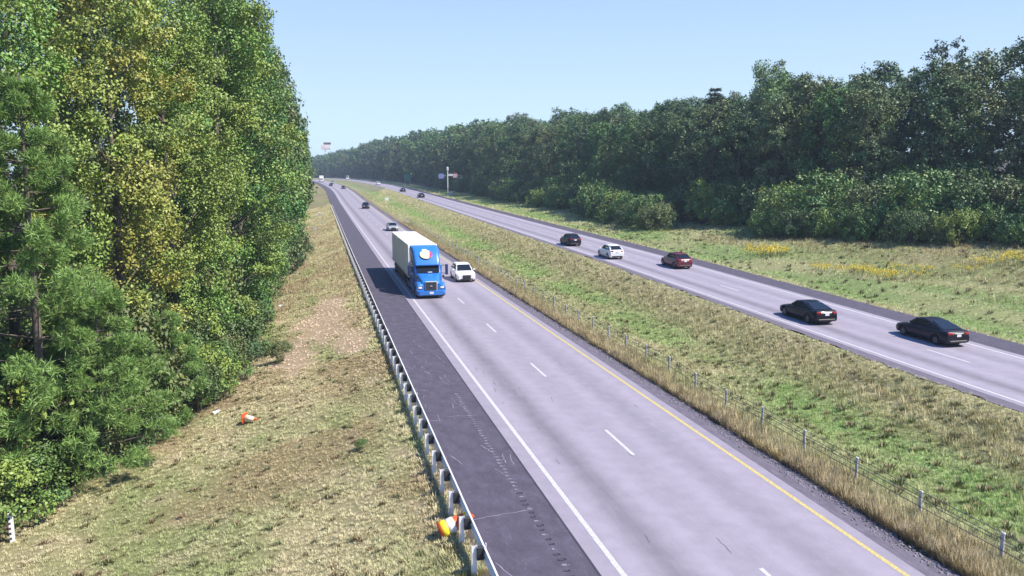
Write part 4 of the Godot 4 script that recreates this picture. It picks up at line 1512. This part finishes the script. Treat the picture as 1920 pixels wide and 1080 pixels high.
	for sx in [-1.0, 1.0]:
		var dr := part("door", box_mesh(Vector3(sx * 1.222, 1.65, 2.95), Vector3(0.03, 1.7, 1.05), 0.01), blue, t)
		part("side_window", box_mesh(Vector3(sx * 1.235, 2.22, 2.9), Vector3(0.03, 0.55, 0.8), 0.02), mats["glass_dark"], dr)
		part("door_handle", box_mesh(Vector3(sx * 1.25, 1.75, 3.35), Vector3(0.04, 0.05, 0.18), 0.01), dark, dr)
		part("mirror", box_mesh(Vector3(sx * 1.62, 2.22, 2.05), Vector3(0.24, 0.92, 0.16), 0.05), navy, t)
		part("mirror_arm", tube_mesh([Vector3(sx * 1.18, 2.55, 2.3), Vector3(sx * 1.6, 2.6, 2.1)], [0.03, 0.03], 6), dark, t)
		part("mirror_arm", tube_mesh([Vector3(sx * 1.18, 1.9, 2.3), Vector3(sx * 1.6, 1.85, 2.1)], [0.03, 0.03], 6), dark, t)
		part("hood_mirror", box_mesh(Vector3(sx * 1.15, 1.78, 0.95), Vector3(0.16, 0.26, 0.1), 0.04), dark, t)
		part("side_fairing", box_mesh(Vector3(sx * 1.18, 0.68, 4.0), Vector3(0.1, 0.72, 2.9), 0.04), blue, t)
		part("fuel_tank", tube_mesh([Vector3(sx * 0.82, 0.72, 2.4), Vector3(sx * 0.82, 0.72, 5.2)], [0.3, 0.3], 14), chrome, t)
		part("sleeper_window", box_mesh(Vector3(sx * 1.245, 2.3, 4.2), Vector3(0.03, 0.4, 0.5), 0.02), mats["glass_dark"], t)
		part("cab_extender", box_mesh(Vector3(sx * 1.2, 2.3, 5.32), Vector3(0.05, 3.0, 0.4), 0.02), blue, t)
	# emblem on the sloping face of the fairing: cream disc, red crescent, small white tag
	var em := Node3D.new()
	em.name = "emblem"
	t.add_child(em)
	em.position = Vector3(0.05, 3.46, 2.86)
	em.rotation.x = -0.78
	s = begin()
	lathe_y(s, Vector3.ZERO, [[-0.03, 0.5], [0.02, 0.5], [0.03, 0.47]], 28)
	var disc := part("emblem_disc", done(s), mat("emblem_cream", lin(0.78, 0.64, 0.36), 0.5), em)
	disc.scale = Vector3(1.12, 1, 0.95)
	s = begin()
	for k in 14:
		var a0 := -1.1 + 2.0 * k / 14.0
		var a1 := -1.1 + 2.0 * (k + 1) / 14.0
		var th := func(a: float) -> float: return 0.27 * cos((a + 0.1) * 1.35)
		quad(s, Vector3(-cos(a0) * 0.56, 0.042, sin(a0) * 0.48), Vector3(-cos(a1) * 0.56, 0.042, sin(a1) * 0.48), Vector3(-cos(a1) * (0.56 - th.call(a1)), 0.042, sin(a1) * (0.48 - th.call(a1))), Vector3(-cos(a0) * (0.56 - th.call(a0)), 0.042, sin(a0) * (0.48 - th.call(a0))), Vector3(0, -5, 0))
	part("emblem_crescent", done(s), mat("emblem_red", lin(0.36, 0.035, 0.16), 0.5), em)
	part("emblem_tag", box_mesh(Vector3(0.12, 0.03, 0.5), Vector3(0.4, 0.03, 0.16), 0.01), mats["white_plain"], em)
	# chassis, coupling, wheels of the tractor
	part("chassis", box_mesh(Vector3(0, 0.85, 4.5), Vector3(0.95, 0.35, 7.0), 0.04), dark, t)
	var k1 := wheel_meshes(0.51, 0.3)
	var k2 := wheel_meshes(0.51, 0.56)
	for sx in [-1.0, 1.0]:
		add_wheel(t, k1, Vector3(sx * 1.03, 0.51, 1.2), mats["rim"])
		for z in [6.3, 7.65, 18.6, 19.85]:
			add_wheel(t, k2, Vector3(sx * 0.93, 0.51, z), mats["rim"])
		part("mud_flap", box_mesh(Vector3(sx * 0.93, 0.6, 8.35), Vector3(0.6, 0.8, 0.02), 0.0), dark, t)
	# trailer
	var z0 := 5.75
	var z1 := 21.9
	part("trailer_box", box_mesh(Vector3(0, 2.6, (z0 + z1) / 2.0), Vector3(2.56, 2.92, z1 - z0 - 0.06), 0.03), white, t)
	part("trailer_roof", box_mesh(Vector3(0, 4.075, (z0 + z1) / 2.0), Vector3(2.5, 0.035, z1 - z0 - 0.12), 0.01), mat("trailer_roof_white", lin(0.84, 0.84, 0.85), 0.6), t)
	for sx in [-1.0, 1.0]:
		part("corner_post", box_mesh(Vector3(sx * 1.25, 2.6, z0 + 0.05), Vector3(0.14, 2.98, 0.16), 0.03), mat("post_white", lin(0.85, 0.85, 0.85), 0.4), t)
		part("bottom_rail", box_mesh(Vector3(sx * 1.28, 1.2, (z0 + z1) / 2.0), Vector3(0.05, 0.18, z1 - z0 - 0.2), 0.01), mats["galvanised_dull"], t)
		part("top_rail", box_mesh(Vector3(sx * 1.275, 4.0, (z0 + z1) / 2.0), Vector3(0.05, 0.12, z1 - z0 - 0.2), 0.01), mats["galvanised"], t)
		part("side_skirt", box_mesh(Vector3(sx * 1.22, 0.75, 13.6), Vector3(0.03, 0.75, 7.2), 0.0), mat("skirt_grey", lin(0.06, 0.06, 0.065), 0.7), t)
		part("landing_leg", box_mesh(Vector3(sx * 0.8, 0.65, 9.2), Vector3(0.14, 1.0, 0.14), 0.01), dark, t)
		for k in 12:
			part("panel_seam", box_mesh(Vector3(sx * 1.283, 2.6, z0 + 1.3 * (k + 1) - 0.2), Vector3(0.012, 2.6, 0.05), 0.0), mat("seam_grey", lin(0.6, 0.6, 0.6), 0.5), t)
	part("trailer_frame", box_mesh(Vector3(0, 0.98, 14.4), Vector3(1.0, 0.3, 14.0), 0.03), dark, t)
	part("trailer_door", box_mesh(Vector3(0, 2.6, z1), Vector3(2.4, 2.8, 0.06), 0.01), white, t)
	part("under_ride_bar", box_mesh(Vector3(0, 0.55, z1 - 0.1), Vector3(2.2, 0.12, 0.1), 0.02), dark, t)

# ==================================================================== small things
func build_debris() -> void:
	var orange := mat("drum_orange", lin(0.62, 0.09, 0.015), 0.5)
	var yellow := mat("drum_yellow", lin(0.85, 0.62, 0.02), 0.5)
	var sheet: Material = mats["white_plain"]
	# traffic drum lying on its side under the rail, across the posts
	var p := Vector3(3.72, -0.02, -22.75)
	var t := thing("traffic_drum", "orange, yellow and white traffic drum lying on its side under the guardrail", "traffic drum", p, 0.15)
	var prof := [[-0.62, 0.27], [-0.60, 0.30], [-0.36, 0.29], [-0.34, 0.275], [-0.12, 0.27], [-0.1, 0.26], [0.14, 0.25], [0.16, 0.24], [0.4, 0.235], [0.42, 0.225], [0.56, 0.22], [0.6, 0.17]]
	var s := begin()
	lathe_x(s, Vector3.ZERO, prof, 24)
	var b := part("drum_body", done(s), orange, t)
	t.scale = Vector3.ONE * 0.86
	b.position = Vector3(0, 0.2, 0)
	b.rotation = Vector3(0, 0, 0.28)
	var bands := [[-0.56, -0.34, 0.302, yellow], [-0.33, -0.06, 0.285, sheet], [0.34, 0.46, 0.242, yellow]]
	for q in bands:
		s = begin()
		lathe_x(s, Vector3.ZERO, [[q[0], q[2] - 0.02], [q[0] + 0.01, q[2]], [q[1] - 0.01, q[2]], [q[1], q[2] - 0.02]], 24)
		part("band", done(s), q[3], b)
	part("handle", box_mesh(Vector3(0.64, 0, 0), Vector3(0.1, 0.05, 0.2), 0.02), orange, b)
	# orange cone knocked over on the grass
	t = thing("traffic_cone", "orange traffic cone with a white collar lying in the grass of the slope", "traffic cone", at(-3.5, 40.4, 0.06), -0.5)
	t.scale = Vector3(0.9, 1.15, 1.15)
	s = begin()
	lathe_x(s, Vector3(0, 0.14, 0), [[-0.4, 0.165], [-0.36, 0.16], [0.32, 0.04], [0.34, 0.025]], 20)
	b = part("cone_body", done(s), orange, t)
	s = begin()
	lathe_x(s, Vector3(0, 0.14, 0), [[-0.33, 0.15], [-0.32, 0.162], [0.16, 0.078], [0.17, 0.066]], 20)
	part("collar", done(s), mat("collar_cream", lin(0.8, 0.68, 0.52), 0.5), b)
	s = begin()
	box(s, Vector3(-0.42, 0.16, 0), Vector3(0.05, 0.42, 0.42), 0.02)
	part("base", done(s), orange, t)
	# scraps of litter by the wood's edge
	for q in [[-5.6, 44.0, "pale scrap of litter at the foot of the bushes beside the fallen cone"], [-3.6, 76.0, "small white scrap of litter below the bushes on the slope"]]:
		t = thing("litter_scrap", q[2], "litter", at(q[0], q[1], 0.05), 0.6)
		s = begin()
		box(s, Vector3(0, 0.05, 0), Vector3(0.3, 0.03, 0.2), 0.01, Basis(Vector3(1, 0, 0.3).normalized(), 0.4))
		box(s, Vector3(0.12, 0.1, 0.05), Vector3(0.18, 0.02, 0.16), 0.005, Basis(Vector3(0.2, 0, 1).normalized(), 0.7))
		part("sheet", done(s), sheet, t)
